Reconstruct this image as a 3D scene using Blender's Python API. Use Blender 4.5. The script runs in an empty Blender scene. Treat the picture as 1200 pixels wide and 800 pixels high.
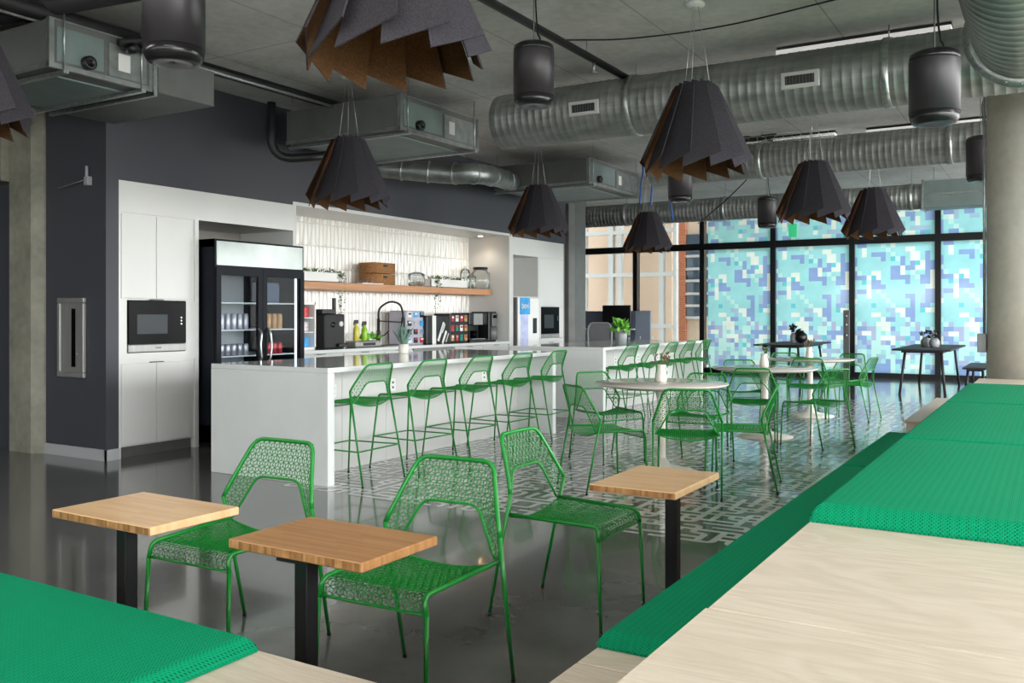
import bpy, math, random
from mathutils import Vector, Matrix
random.seed(7)
PI = math.pi
C = bpy.context.scene.collection
# ------------------------------------------------------------------ camera geometry (image taken as 1200x800)
FPX, CAMH, HY = 1054., 1.32, 369.
YAW = math.atan((1235-600)/FPX); SN, CS = math.sin(YAW), math.cos(YAW)
def ray(px, py):
    l = (px-600)/FPX
    return (-SN+l*CS, CS+l*SN, -(py-HY)/FPX)
def at(px, py, z):
    r = ray(px, py); t = (z-CAMH)/r[2]; return (r[0]*t, r[1]*t, z)
def atx(px, py, X):
    r = ray(px, py); t = X/r[0]; return (X, r[1]*t, CAMH+r[2]*t)
def aty(px, py, Y):
    r = ray(px, py); t = Y/r[1]; return (r[0]*t, Y, CAMH+r[2]*t)
def atd(px, py, d):
    r = ray(px, py); return (r[0]*d, r[1]*d, CAMH+r[2]*d)

# ------------------------------------------------------------------ materials
def srgb(r, g, b):
    f = lambda c: (c/255)/12.92 if c/255 <= .04045 else ((c/255+.055)/1.055)**2.4
    return (f(r), f(g), f(b), 1)
def nodes(name):
    m = bpy.data.materials.new(name); m.use_nodes = True
    nt = m.node_tree; return m, nt, nt.nodes['Principled BSDF']
def N(nt, kind, **kw):
    n = nt.nodes.new(kind)
    for k, v in kw.items():
        if k.startswith('i_'): n.inputs[int(k[2:])].default_value = v
        else: setattr(n, k, v)
    return n
def L(nt, a, ao, b, bi): nt.links.new(a.outputs[ao], b.inputs[bi])
def math_(nt, op, a, b=None, c=None):
    n = nt.nodes.new('ShaderNodeMath'); n.operation = op
    for i, v in enumerate((a, b, c)):
        if v is None: continue
        if isinstance(v, (int, float)): n.inputs[i].default_value = v
        else: nt.links.new(v, n.inputs[i])
    return n.outputs[0]
def mat(name, col, rough=.5, metal=0, var=.08, scale=8., bump=0., stretch=(1,1,1), coat=0, spec=None, trans=0):
    """principled surface whose colour wanders a little with noise"""
    m, nt, p = nodes(name)
    tc = N(nt, 'ShaderNodeTexCoord'); mp = N(nt, 'ShaderNodeMapping'); mp.inputs['Scale'].default_value = stretch
    no = N(nt, 'ShaderNodeTexNoise'); no.inputs['Scale'].default_value = scale; no.inputs['Detail'].default_value = 5
    L(nt, tc, 'Object', mp, 0); L(nt, mp, 0, no, 'Vector')
    r = N(nt, 'ShaderNodeValToRGB')
    r.color_ramp.elements[0].position = .3; r.color_ramp.elements[1].position = .7
    r.color_ramp.elements[0].color = tuple(min(1, c*(1-var)) for c in col[:3])+(1,)
    r.color_ramp.elements[1].color = tuple(min(1, c*(1+var)) for c in col[:3])+(1,)
    L(nt, no, 'Fac', r, 0); L(nt, r, 0, p, 'Base Color')
    p.inputs['Roughness'].default_value = rough; p.inputs['Metallic'].default_value = metal
    p.inputs['Coat Weight'].default_value = coat
    if spec is not None: p.inputs['Specular IOR Level'].default_value = spec
    if trans: p.inputs['Transmission Weight'].default_value = trans
    if bump:
        b = N(nt, 'ShaderNodeBump'); b.inputs['Strength'].default_value = bump; b.inputs['Distance'].default_value = .01
        L(nt, no, 'Fac', b, 'Height'); L(nt, b, 0, p, 'Normal')
    return m
def emit(name, col, s):
    m, nt, p = nodes(name); p.inputs['Base Color'].default_value = col
    p.inputs['Emission Color'].default_value = col; p.inputs['Emission Strength'].default_value = s
    return m
def glassy(name, tint=(1,1,1,1), refl=.08, rough=0.02):
    """thin clear pane: lets light straight through, reflects at its surface"""
    m, nt, p = nodes(name); nt.nodes.remove(p); out = nt.nodes['Material Output']
    tr = N(nt, 'ShaderNodeBsdfTransparent'); tr.inputs[0].default_value = tint
    gl = N(nt, 'ShaderNodeBsdfGlossy'); gl.inputs['Roughness'].default_value = rough
    fr = N(nt, 'ShaderNodeLayerWeight'); fr.inputs[0].default_value = refl*2
    mx = N(nt, 'ShaderNodeMixShader')
    f = math_(nt, 'ADD', math_(nt, 'MULTIPLY', fr.outputs['Fresnel'], .8), refl*.3)
    nt.links.new(f, mx.inputs[0]); L(nt, tr, 0, mx, 1); L(nt, gl, 0, mx, 2); L(nt, mx, 0, out, 0)
    return m
def film(name, col):
    m, nt, p = nodes(name); nt.nodes.remove(p); out = nt.nodes['Material Output']
    tc = N(nt, 'ShaderNodeTexCoord'); no = N(nt, 'ShaderNodeTexNoise'); no.inputs['Scale'].default_value = 3
    L(nt, tc, 'Object', no, 'Vector')
    hs = N(nt, 'ShaderNodeHueSaturation'); hs.inputs['Color'].default_value = col
    nt.links.new(math_(nt, 'MULTIPLY_ADD', no.outputs['Fac'], .3, .85), hs.inputs['Value'])
    tl = N(nt, 'ShaderNodeBsdfTranslucent'); L(nt, hs, 0, tl, 0)
    gl = N(nt, 'ShaderNodeBsdfGlossy'); gl.inputs['Roughness'].default_value = .1
    mx = N(nt, 'ShaderNodeMixShader'); mx.inputs[0].default_value = .05
    L(nt, tl, 0, mx, 1); L(nt, gl, 0, mx, 2); L(nt, mx, 0, out, 0)
    return m
M = {}
M['green'] = mat('green powder coat', srgb(20,128,44), .3, 0, .05, 20)
M['green_wire'] = mat('green wire mesh', srgb(18,122,44), .36, 0, .05, 30)
M['blackrub'] = mat('black rubber', srgb(22,22,24), .6)
M['black'] = mat('black metal', srgb(20,20,23), .35, 0, .1, 6)
M['coolerblack'] = mat('cooler black', srgb(14,18,26), .4, 0, .1, 6, spec=.12)
M['canopy'] = mat('cooler light panel', srgb(196,208,204), .12, 0, .12, 3)
M['blackmatte'] = mat('matte black', srgb(30,29,32), .6, 0, .1, 10)
M['frame'] = mat('window frame black', srgb(14,15,18), .35)
M['white'] = mat('white quartz', srgb(226,230,228), .07, 0, .03, 3)
M['whitelam'] = mat('white laminate', srgb(214,214,211), .35, 0, .02, 2)
M['whiteplain'] = mat('white plastic', srgb(235,235,232), .35, 0, .02, 2)
M['ceramic'] = mat('white ceramic', srgb(228,224,214), .25, 0, .04, 12)
M['beige'] = mat('stone tabletop', srgb(214,206,198), .08, 0, .01, 4)
M['darkwall'] = mat('charcoal paint', srgb(63,65,72), .55, 0, .04, 2)
M['blackwall'] = mat('dark corridor paint', srgb(30,33,36), .6, 0, .08, 2)
M['greywall'] = mat('grey plaster', srgb(150,146,140), .7, 0, .04, 2)
M['base_grey'] = mat('baseboard', srgb(176,178,180), .4, 0, .02, 2)
M['toe'] = mat('toe kick', srgb(92,92,90), .5)
M['steel'] = mat('brushed steel', srgb(158,158,155), .42, .55, .1, 40, stretch=(1,1,.05))
M['galv'] = mat('galvanised sheet', srgb(150,156,154), .38, .85, .22, 9)
M['galvmatte'] = mat('duct board', srgb(108,110,108), .55, .3, .12, 4)
M['panelgreen'] = mat('coated panel', srgb(122,138,136), .5, .2, .1, 5)
M['strut'] = mat('zinc strut', srgb(175,180,178), .35, .9, .2, 30)
M['speaker'] = mat('speaker shell', srgb(50,46,50), .42, 0, .04, 5)
M['speakercap'] = mat('speaker cap', srgb(30,28,31), .25, 0, .04, 5)
M['pipe'] = mat('black pipe', srgb(34,35,36), .4, .3)
M['cable'] = mat('cable', srgb(120,122,122), .5, .5)
M['blue'] = mat('blue cable', srgb(30,90,170), .45)
M['felt'] = mat('grey felt', srgb(62,60,65), .95, 0, .32, 160, .5, spec=.1)
M['feltdark'] = mat('charcoal felt', srgb(58,58,62), .95, 0, .25, 160, .5, spec=.1)
M['feltbrown'] = mat('brown felt', srgb(88,62,40), .95, 0, .3, 120, .5, spec=.1)
M['basket'] = mat('wicker', srgb(170,122,76), .75, 0, .55, 45, 1., (1,1,1.6))
M['shelfwood'] = mat('oak shelf', srgb(196,144,104), .45, 0, .12, 5, 0, (6,.4,6))
M['leaf'] = mat('leaf green', srgb(74,106,58), .5, 0, .3, 30)
M['aloe'] = mat('agave leaf', srgb(110,142,128), .5, 0, .2, 20)
M['lime'] = mat('bright green leaf', srgb(110,180,60), .5, 0, .2, 20)
M['dried'] = mat('dried plant', srgb(120,104,80), .8, 0, .3, 30)
M['concrete'] = None
M['glass'] = glassy('window glass', (.62,.64,.64,1), .05)
M['jar'] = glassy('jar glass', (.92,.95,.95,1), .12, .03)
M['doorglass'] = glassy('cooler door glass', (.86,.9,.93,1), .015)
M['blackglass'] = mat('black glass', srgb(10,10,12), .12, 0, .1, 3, spec=.04)
M['screen'] = mat('oven window', srgb(58,64,68), .15, 0, .1, 3, spec=.08)
M['cubicle'] = mat('partition fabric', srgb(98,106,122), .85, 0, .08, 60)
M['cubicle2'] = mat('partition laminate', srgb(132,142,158), .5, 0, .05, 4)
M['chairgrey'] = mat('grey chair plastic', srgb(150,154,156), .45)
M['chairmesh'] = mat('chair mesh', srgb(120,122,124), .8, 0, .2, 90)
M['tan'] = mat('tan stucco', srgb(226,202,180), .8, 0, .04, .6)
M['brick'] = None
M['extwhite'] = mat('white steel', srgb(206,210,210), .5, 0, .03, 2)
M['cream'] = mat('cream stone', srgb(222,208,188), .8, 0, .05, 2)
M['extglass'] = mat('tinted glass', srgb(70,90,108), .1, 0, .2, 1)
M['pave'] = mat('outdoor paving', srgb(222,220,214), .8, 0, .1, 1)
M['led'] = emit('lit diffuser', (1,.98,.94,1), .22)
M['bulb'] = emit('warm bulb', (1,.66,.3,1), 3)
M['coolerlight'] = emit('cooler lamp', (.85,.93,1,1), .9)
M['spot'] = emit('downlight lens', (1,.85,.65,1), 2.5)
M['exitgreen'] = emit('green sign face', (.05,.65,.28,1), .2)
M['red'] = mat('red can', srgb(190,62,66), .3, .3, .2, 40)
M['orange'] = mat('amber can', srgb(196,150,96), .3, .2, .4, 40)
M['silvercan'] = mat('silver can', srgb(186,180,184), .3, .5, .3, 40)
M['greencan'] = mat('teal can', srgb(56,140,128), .3, .3, .2, 40)
M['yellow'] = mat('yellow liquid', srgb(206,200,80), .3, 0, .1, 9)
M['limeliq'] = mat('lime liquid', srgb(150,200,50), .3, 0, .1, 9)
M['bevblue'] = mat('blue printed panel', srgb(60,160,222), .4, 0, .25, 7)
M['bevlav'] = mat('lavender printed panel', srgb(190,196,232), .4, 0, .2, 9)
M['lavender'] = mat('pod rack shell', srgb(178,178,192), .4)
M['cord'] = mat('steel cord', srgb(190,192,190), .4, .6)

def concrete(name, c1, c2, scale=.9, form=None, rough=.75):
    m, nt, p = nodes(name)
    tc = N(nt, 'ShaderNodeTexCoord')
    a = N(nt, 'ShaderNodeTexNoise'); a.inputs['Scale'].default_value = scale; a.inputs['Detail'].default_value = 8; a.inputs['Roughness'].default_value = .62
    b = N(nt, 'ShaderNodeTexNoise'); b.inputs['Scale'].default_value = 14; b.inputs['Detail'].default_value = 4
    L(nt, tc, 'Object', a, 'Vector'); L(nt, tc, 'Object', b, 'Vector')
    s = math_(nt, 'MULTIPLY_ADD', b.outputs['Fac'], .3, math_(nt, 'MULTIPLY', a.outputs['Fac'], .8))
    r = N(nt, 'ShaderNodeValToRGB'); r.color_ramp.elements[0].position = .36; r.color_ramp.elements[1].position = .72
    r.color_ramp.elements[0].color = c1; r.color_ramp.elements[1].color = c2
    nt.links.new(s, r.inputs[0]); last = r.outputs[0]
    v = N(nt, 'ShaderNodeTexVoronoi'); v.inputs['Scale'].default_value = 2.6; L(nt, tc, 'Object', v, 'Vector')
    pit = math_(nt, 'LESS_THAN', v.outputs['Distance'], .022)
    mx = N(nt, 'ShaderNodeMix', data_type='RGBA'); nt.links.new(math_(nt, 'MULTIPLY', pit, .5), mx.inputs[0]); nt.links.new(last, mx.inputs[6])
    mx.inputs[7].default_value = tuple(c*.35 for c in c1[:3])+(1,); last = mx.outputs[2]
    if form:
        sx = N(nt, 'ShaderNodeSeparateXYZ'); L(nt, tc, 'Object', sx, 0)
        lx = math_(nt, 'LESS_THAN', math_(nt, 'FRACT', math_(nt, 'DIVIDE', math_(nt, 'ADD', sx.outputs[0], 50.3), form[0])), .012/form[0])
        ly = math_(nt, 'LESS_THAN', math_(nt, 'FRACT', math_(nt, 'DIVIDE', math_(nt, 'ADD', sx.outputs[1], 50.6), form[1])), .012/form[1])
        mx = N(nt, 'ShaderNodeMix', data_type='RGBA'); nt.links.new(math_(nt, 'MULTIPLY', math_(nt, 'MAXIMUM', lx, ly), .55), mx.inputs[0])
        nt.links.new(last, mx.inputs[6]); mx.inputs[7].default_value = tuple(c*.4 for c in c1[:3])+(1,); last = mx.outputs[2]
    nt.links.new(last, p.inputs['Base Color']); p.inputs['Roughness'].default_value = rough
    bp = N(nt, 'ShaderNodeBump'); bp.inputs['Strength'].default_value = .25; bp.inputs['Distance'].default_value = .01
    nt.links.new(s, bp.inputs['Height']); L(nt, bp, 0, p, 'Normal')
    return m
M['concrete'] = concrete('column concrete', srgb(182,178,166), srgb(212,208,196), 1.3)
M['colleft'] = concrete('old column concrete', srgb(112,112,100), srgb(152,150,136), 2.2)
M['ceil'] = concrete('slab concrete', srgb(182,180,176), srgb(230,228,224), .8, (1.22, 2.44))

def floor_mat():
    m, nt, p = nodes('polished concrete')
    tc = N(nt, 'ShaderNodeTexCoord')
    a = N(nt, 'ShaderNodeTexNoise'); a.inputs['Scale'].default_value = .9; a.inputs['Detail'].default_value = 9; a.inputs['Roughness'].default_value = .65
    L(nt, tc, 'Object', a, 'Vector')
    r = N(nt, 'ShaderNodeValToRGB'); r.color_ramp.elements[0].position = .3; r.color_ramp.elements[1].position = .75
    r.color_ramp.elements[0].color = srgb(80,80,78); r.color_ramp.elements[1].color = srgb(112,112,109)
    L(nt, a, 'Fac', r, 0)
    # small pale chips
    v = N(nt, 'ShaderNodeTexVoronoi'); v.inputs['Scale'].default_value = 5.5; v.inputs['Randomness'].default_value = 1; L(nt, tc, 'Object', v, 'Vector')
    wn = N(nt, 'ShaderNodeTexWhiteNoise'); L(nt, v, 'Position', wn, 'Vector')
    chip = math_(nt, 'MULTIPLY', math_(nt, 'LESS_THAN', v.outputs['Distance'], .03), math_(nt, 'GREATER_THAN', wn.outputs['Value'], .6))
    mx = N(nt, 'ShaderNodeMix', data_type='RGBA'); nt.links.new(math_(nt, 'MULTIPLY', chip, .6), mx.inputs[0])
    L(nt, r, 0, mx, 6); mx.inputs[7].default_value = srgb(188,190,186)
    nt.links.new(mx.outputs[2], p.inputs['Base Color'])
    nt.links.new(math_(nt, 'MULTIPLY_ADD', a.outputs['Fac'], .14, .06), p.inputs['Roughness'])
    p.inputs['Specular IOR Level'].default_value = .6
    p.inputs['Coat Weight'].default_value = .35; p.inputs['Coat Roughness'].default_value = .05
    return m
M['floor'] = floor_mat()

def wood(name, c1, c2, c3, strip=.02, axis=0, rough=.35, grain=60):
    m, nt, p = nodes(name)
    tc = N(nt, 'ShaderNodeTexCoord'); mp = N(nt, 'ShaderNodeMapping')
    sc = [grain, grain, grain]; sc[axis] = grain*.04; mp.inputs['Scale'].default_value = sc
    L(nt, tc, 'Object', mp, 0)
    a = N(nt, 'ShaderNodeTexNoise'); a.inputs['Scale'].default_value = 1.; a.inputs['Detail'].default_value = 6; L(nt, mp, 0, a, 'Vector')
    sx = N(nt, 'ShaderNodeSeparateXYZ'); L(nt, tc, 'Object', sx, 0)
    st = math_(nt, 'FLOOR', math_(nt, 'DIVIDE', sx.outputs[1-axis], strip))
    st2 = math_(nt, 'FLOOR', math_(nt, 'MULTIPLY_ADD', sx.outputs[axis], 3., math_(nt, 'MULTIPLY', st, .37)))
    cb = N(nt, 'ShaderNodeCombineXYZ'); nt.links.new(st, cb.inputs[0]); nt.links.new(st2, cb.inputs[1])
    w = N(nt, 'ShaderNodeTexWhiteNoise'); L(nt, cb, 0, w, 'Vector')
    f = math_(nt, 'ADD', math_(nt, 'MULTIPLY', w.outputs['Value'], .45), math_(nt, 'MULTIPLY', a.outputs['Fac'], .6))
    r = N(nt, 'ShaderNodeValToRGB'); e = r.color_ramp.elements; e[0].position = .15; e[0].color = c1; e[1].position = .85; e[1].color = c3
    n = e.new(.5); n.color = c2
    nt.links.new(f, r.inputs[0]); L(nt, r, 0, p, 'Base Color'); p.inputs['Roughness'].default_value = rough
    return m
M['bamboo'] = wood('light bamboo', srgb(196,156,112), srgb(208,172,128), srgb(216,184,142), .02, 0, .3, 40)
M['bamboo_dark'] = wood('caramel bamboo', srgb(142,98,58), srgb(160,116,72), srgb(174,130,86), .012, 0, .35, 60)
M['bamboo_edge'] = wood('bamboo end grain', srgb(104,66,34), srgb(160,112,66), srgb(196,150,102), .009, 1, .5, 30)
M['ply_edge'] = wood('plywood edge', srgb(170,136,98), srgb(196,166,126), srgb(214,188,150), .01, 0, .6, 20)
def ply_mat():
    m, nt, p = nodes('birch plywood')
    tc = N(nt, 'ShaderNodeTexCoord'); mp = N(nt, 'ShaderNodeMapping'); mp.inputs['Scale'].default_value = (.9, 3.2, 1)
    L(nt, tc, 'Object', mp, 0)
    a = N(nt, 'ShaderNodeTexNoise'); a.inputs['Scale'].default_value = 1.1; a.inputs['Detail'].default_value = 3; a.inputs['Distortion'].default_value = 1.2
    L(nt, mp, 0, a, 'Vector')
    rings = math_(nt, 'SINE', math_(nt, 'MULTIPLY', a.outputs['Fac'], 70.))
    b = N(nt, 'ShaderNodeTexNoise'); b.inputs['Scale'].default_value = 30; b.inputs['Detail'].default_value = 4
    m2 = N(nt, 'ShaderNodeMapping'); m2.inputs['Scale'].default_value = (.4, 4, 1); L(nt, tc, 'Object', m2, 0); L(nt, m2, 0, b, 'Vector')
    f = math_(nt, 'ADD', math_(nt, 'MULTIPLY_ADD', rings, .08, .28), math_(nt, 'MULTIPLY', b.outputs['Fac'], .45))
    r = N(nt, 'ShaderNodeValToRGB'); e = r.color_ramp.elements; e[0].position = .3; e[1].position = .7
    e[0].color = srgb(190,178,158); e[1].color = srgb(211,200,184)
    nt.links.new(f, r.inputs[0]); L(nt, r, 0, p, 'Base Color'); p.inputs['Roughness'].default_value = .42
    return m
M['ply'] = ply_mat()
def cushion_mat():
    m, nt, p = nodes('green spacer mesh fabric')
    tc = N(nt, 'ShaderNodeTexCoord'); sx = N(nt, 'ShaderNodeSeparateXYZ'); L(nt, tc, 'Object', sx, 0)
    P = .0098
    ex = math_(nt, 'MULTIPLY', sx.outputs[0], 2*PI/P)
    zz = math_(nt, 'ADD', sx.outputs[1], sx.outputs[2])
    ey = math_(nt, 'MULTIPLY', zz, 2*PI/(P*1.2))
    s = math_(nt, 'ADD', math_(nt, 'SINE', math_(nt, 'ADD', ex, ey)), math_(nt, 'SINE', math_(nt, 'SUBTRACT', ex, ey)))
    h = math_(nt, 'ADD', math_(nt, 'MULTIPLY_ADD', s, .2, .5), math_(nt, 'MULTIPLY', math_(nt, 'COSINE', math_(nt, 'MULTIPLY', ex, .5)), .07))
    r = N(nt, 'ShaderNodeValToRGB'); e = r.color_ramp.elements; e[0].position = .05; e[1].position = .38
    e[0].color = srgb(0,48,32); e[1].color = srgb(2,142,98)
    nt.links.new(h, r.inputs[0]); L(nt, r, 0, p, 'Base Color'); p.inputs['Roughness'].default_value = .8
    p.inputs['Specular IOR Level'].default_value = .12
    bp = N(nt, 'ShaderNodeBump'); bp.inputs['Strength'].default_value = .6; bp.inputs['Distance'].default_value = .003
    nt.links.new(h, bp.inputs['Height']); L(nt, bp, 0, p, 'Normal')
    return m
M['cushion'] = cushion_mat()
def brick_mat():
    m, nt, p = nodes('red brick'); tc = N(nt, 'ShaderNodeTexCoord'); mp = N(nt, 'ShaderNodeMapping'); mp.inputs['Rotation'].default_value = (PI/2,0,0)
    b = N(nt, 'ShaderNodeTexBrick'); b.inputs['Scale'].default_value = 4; b.inputs['Color1'].default_value = srgb(196,120,86); b.inputs['Color2'].default_value = srgb(176,102,72); b.inputs['Mortar'].default_value = srgb(200,180,160)
    L(nt, tc, 'Object', mp, 0); L(nt, mp, 0, b, 'Vector'); L(nt, b, 0, p, 'Base Color'); p.inputs['Roughness'].default_value = .85
    return m
M['brick'] = brick_mat()
def spiral_mat():
    m, nt, p = nodes('spiral duct steel'); tc = N(nt, 'ShaderNodeTexCoord')
    a = N(nt, 'ShaderNodeTexNoise'); a.inputs['Scale'].default_value = 3.; a.inputs['Detail'].default_value = 5
    mp = N(nt, 'ShaderNodeMapping'); mp.inputs['Scale'].default_value = (1,1,6); L(nt, tc, 'Object', mp, 0); L(nt, mp, 0, a, 'Vector')
    r = N(nt, 'ShaderNodeValToRGB'); e = r.color_ramp.elements; e[0].position = .3; e[1].position = .7
    e[0].color = srgb(140,144,142); e[1].color = srgb(176,178,175)
    L(nt, a, 'Fac', r, 0); L(nt, r, 0, p, 'Base Color'); p.inputs['Metallic'].default_value = .75
    nt.links.new(math_(nt, 'MULTIPLY_ADD', a.outputs['Fac'], .25, .36), p.inputs['Roughness'])
    return m
M['spiral'] = spiral_mat()

# ------------------------------------------------------------------ mesh builder
def fillet(pts, r, n=5):
    """round the inner corners of a polyline"""
    P = [Vector(p) for p in pts]; out = [P[0]]
    for i in range(1, len(P)-1):
        a, b, c = P[i-1], P[i], P[i+1]
        u = (a-b); w = (c-b); rr = min(r, u.length*.48, w.length*.48)
        u.normalize(); w.normalize()
        p0 = b+u*rr; p1 = b+w*rr
        for k in range(n+1):
            t = k/n; out.append(p0*(1-t)**2+b*2*t*(1-t)+p1*t*t)
    out.append(P[-1]); return out
class MB:
    def __init__(s): s.v = []; s.f = []; s.m = []; s.sm = []
    def face(s, idx, mi=0, sm=False): s.f.append(idx); s.m.append(mi); s.sm.append(sm)
    def box(s, c, d, mi=0, rot=None, bev=0):
        """box by centre and full size; optional bevelled edges (chamfer on all edges)"""
        c = Vector(c); h = Vector(d)/2; n = len(s.v)
        if bev > 0:
            b = min(bev, min(h)*.9); pts = []
            for ax in range(3):
                for sg in (-1, 1):
                    o = [i for i in range(3) if i != ax]
                    for su, sv in ((-1,-1),(1,-1),(1,1),(-1,1)):
                        p = Vector((0,0,0)); p[ax] = sg*h[ax]; p[o[0]] = su*(h[o[0]]-b); p[o[1]] = sv*(h[o[1]]-b); pts.append(p)
            if rot: pts = [rot @ p for p in pts]
            key = {}
            i = 0
            for ax in range(3):
                for sg in (-1, 1):
                    for su, sv in ((-1,-1),(1,-1),(1,1),(-1,1)):
                        o = [k for k in range(3) if k != ax]; t = [0,0,0]; t[ax] = sg; t[o[0]] = su; t[o[1]] = sv
                        key[(ax, tuple(t))] = n+i; i += 1
            s.v += [c+p for p in pts]
            for ax in range(3):
                for sg in (-1, 1):
                    b0 = n+(ax*2+(0 if sg < 0 else 1))*4; q = [b0, b0+1, b0+2, b0+3]
                    if (sg > 0) == (ax == 1): q.reverse()
                    s.face(q, mi)
            for a1 in range(3):
                for a2 in range(a1+1, 3):
                    a3 = 3-a1-a2
                    for s1 in (-1, 1):
                        for s2 in (-1, 1):
                            t0 = [0]*3; t0[a1] = s1; t0[a2] = s2; t1 = list(t0); t0[a3] = -1; t1[a3] = 1
                            s.face([key[(a1, tuple(t0))], key[(a1, tuple(t1))], key[(a2, tuple(t1))], key[(a2, tuple(t0))]], mi)
            for sx in (-1, 1):
                for sy in (-1, 1):
                    for sz in (-1, 1):
                        t = (sx, sy, sz); s.face([key[(0, t)], key[(1, t)], key[(2, t)]], mi)
            return s
        for z in (-1, 1):
            for x, y in ((-1,-1),(1,-1),(1,1),(-1,1)):
                p = Vector((x*h.x, y*h.y, z*h.z)); s.v.append(c+(rot @ p if rot else p))
        for q in ((3,2,1,0),(4,5,6,7),(0,1,5,4),(1,2,6,5),(2,3,7,6),(3,0,4,7)): s.face([n+i for i in q], mi)
        return s
    def span(s, x0, x1, y0, y1, z0, z1, mi=0, bev=0):
        return s.box(((x0+x1)/2, (y0+y1)/2, (z0+z1)/2), (abs(x1-x0), abs(y1-y0), abs(z1-z0)), mi, None, bev)
    def tube(s, pts, r, n=8, mi=0, cap=True, closed=False, sm=True):
        P = [Vector(p) for p in pts]; m = len(P); base = len(s.v)
        rr = r if isinstance(r, (list, tuple)) else [r]*m
        ref = None
        for i in range(m):
            if closed: t = P[(i+1) % m]-P[(i-1) % m]
            else: t = P[min(i+1, m-1)]-P[max(i-1, 0)]
            if t.length < 1e-9: t = Vector((0,0,1))
            t.normalize()
            if ref is None:
                ref = Vector((0,0,1)) if abs(t.z) < .9 else Vector((1,0,0))
            a = ref-t*ref.dot(t)
            if a.length < 1e-6: a = t.orthogonal()
            a.normalize(); b = t.cross(a); ref = a
            for k in range(n):
                an = 2*PI*k/n; s.v.append(P[i]+(a*math.cos(an)+b*math.sin(an))*rr[i])
        for i in range(m if closed else m-1):
            j = (i+1) % m
            for k in range(n):
                k2 = (k+1) % n; s.face([base+i*n+k, base+i*n+k2, base+j*n+k2, base+j*n+k], mi, sm)
        if cap and not closed:
            s.face([base+k for k in range(n)][::-1], mi); s.face([base+(m-1)*n+k for k in range(n)], mi)
        return s
    def lathe(s, prof, n=24, c=(0,0,0), mi=0, sm=True, axis='z'):
        """prof: list of (r, z)"""
        base = len(s.v); c = Vector(c)
        for r, z in prof:
            for k in range(n):
                a = 2*PI*k/n; x, y = r*math.cos(a), r*math.sin(a)
                s.v.append(c+(Vector((x, y, z)) if axis == 'z' else Vector((z, x, y)) if axis == 'x' else Vector((y, z, x))))
        for i in range(len(prof)-1):
            for k in range(n):
                k2 = (k+1) % n; s.face([base+i*n+k, base+i*n+k2, base+(i+1)*n+k2, base+(i+1)*n+k], mi, sm)
        if prof[0][0] > 1e-6: s.face([base+k for k in range(n)][::-1], mi)
        if prof[-1][0] > 1e-6: s.face([base+(len(prof)-1)*n+k for k in range(n)], mi)
        return s
    def prism(s, poly, z0, z1, mi=0):
        n = len(s.v); k = len(poly)
        s.v += [Vector((x, y, z0)) for x, y in poly]+[Vector((x, y, z1)) for x, y in poly]
        s.face([n+i for i in range(k)][::-1], mi); s.face([n+k+i for i in range(k)], mi)
        for i in range(k): s.face([n+i, n+(i+1) % k, n+k+(i+1) % k, n+k+i], mi)
        return s
    def slab(s, quad, th, mi=0, mi2=None):
        """flat quad given by 4 corners, thickened along its normal; other side may take another material"""
        q = [Vector(p) for p in quad]; nr = (q[2]-q[0]).cross(q[3]-q[1]).normalized()*th; n = len(s.v); k = len(q)
        s.v += q+[p-nr for p in q]
        s.face([n+i for i in range(k)], mi); s.face([n+k+i for i in range(k)][::-1], mi if mi2 is None else mi2)
        for i in range(k): s.face([n+(i+1) % k, n+i, n+k+i, n+k+(i+1) % k], mi)
        return s
    def build(s, name, mats, parent=None, loc=None, rot=None):
        me = bpy.data.meshes.new(name); me.from_pydata([tuple(v) for v in s.v], [], s.f)
        for m in (mats if isinstance(mats, (list, tuple)) else [mats]): me.materials.append(M[m] if isinstance(m, str) else m)
        me.polygons.foreach_set('material_index', s.m); me.polygons.foreach_set('use_smooth', s.sm)
        me.update()
        o = bpy.data.objects.new(name, me); C.objects.link(o)
        if parent: o.parent = parent
        if loc: o.location = loc
        if rot is not None: o.rotation_euler = (0, 0, rot)
        return o
def tag(o, label=None, cat=None, group=None, kind=None):
    if label: o['label'] = label
    if cat: o['category'] = cat
    if group: o['group'] = group
    if kind: o['kind'] = kind
    return o
def empty(name, label, cat, loc=(0,0,0), rz=0, group=None, kind=None):
    o = bpy.data.objects.new(name, None); C.objects.link(o); o.location = loc; o.rotation_euler = (0,0,rz); o.empty_display_size = .1
    return tag(o, label, cat, group, kind)
def struct(o): o['kind'] = 'structure'; return o
KIDS = {}
def copy_tree(o, parent=None):
    c = o.copy(); C.objects.link(c)
    if parent: c.parent = parent
    for ch in [x for x in ALL() if x.parent == o]: copy_tree(ch, c)
    return c
def ALL(): return list(C.objects)
def tree_copy(root):
    """fast copy with one scan for the children"""
    kids = {}
    for x in C.objects:
        if x.parent: kids.setdefault(x.parent.name, []).append(x)
    def rec(o, par):
        c = o.copy(); C.objects.link(c)
        if par: c.parent = par
        for ch in kids.get(o.name, []): rec(ch, c)
        return c
    return rec(root, None)
def text_mesh(name, body, size, material, parent, loc, rot, ext=.001):
    cu = bpy.data.curves.new(name, 'FONT'); cu.body = body; cu.size = size; cu.extrude = ext; cu.align_x = 'CENTER'; cu.align_y = 'CENTER'
    t = bpy.data.objects.new(name, cu); C.objects.link(t)
    dg = bpy.context.evaluated_depsgraph_get(); me = bpy.data.meshes.new_from_object(t.evaluated_get(dg))
    bpy.data.objects.remove(t); o = bpy.data.objects.new(name, me); C.objects.link(o); me.materials.clear(); me.materials.append(M[material])
    o.parent = parent; o.location = loc; o.rotation_euler = rot; return o

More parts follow.
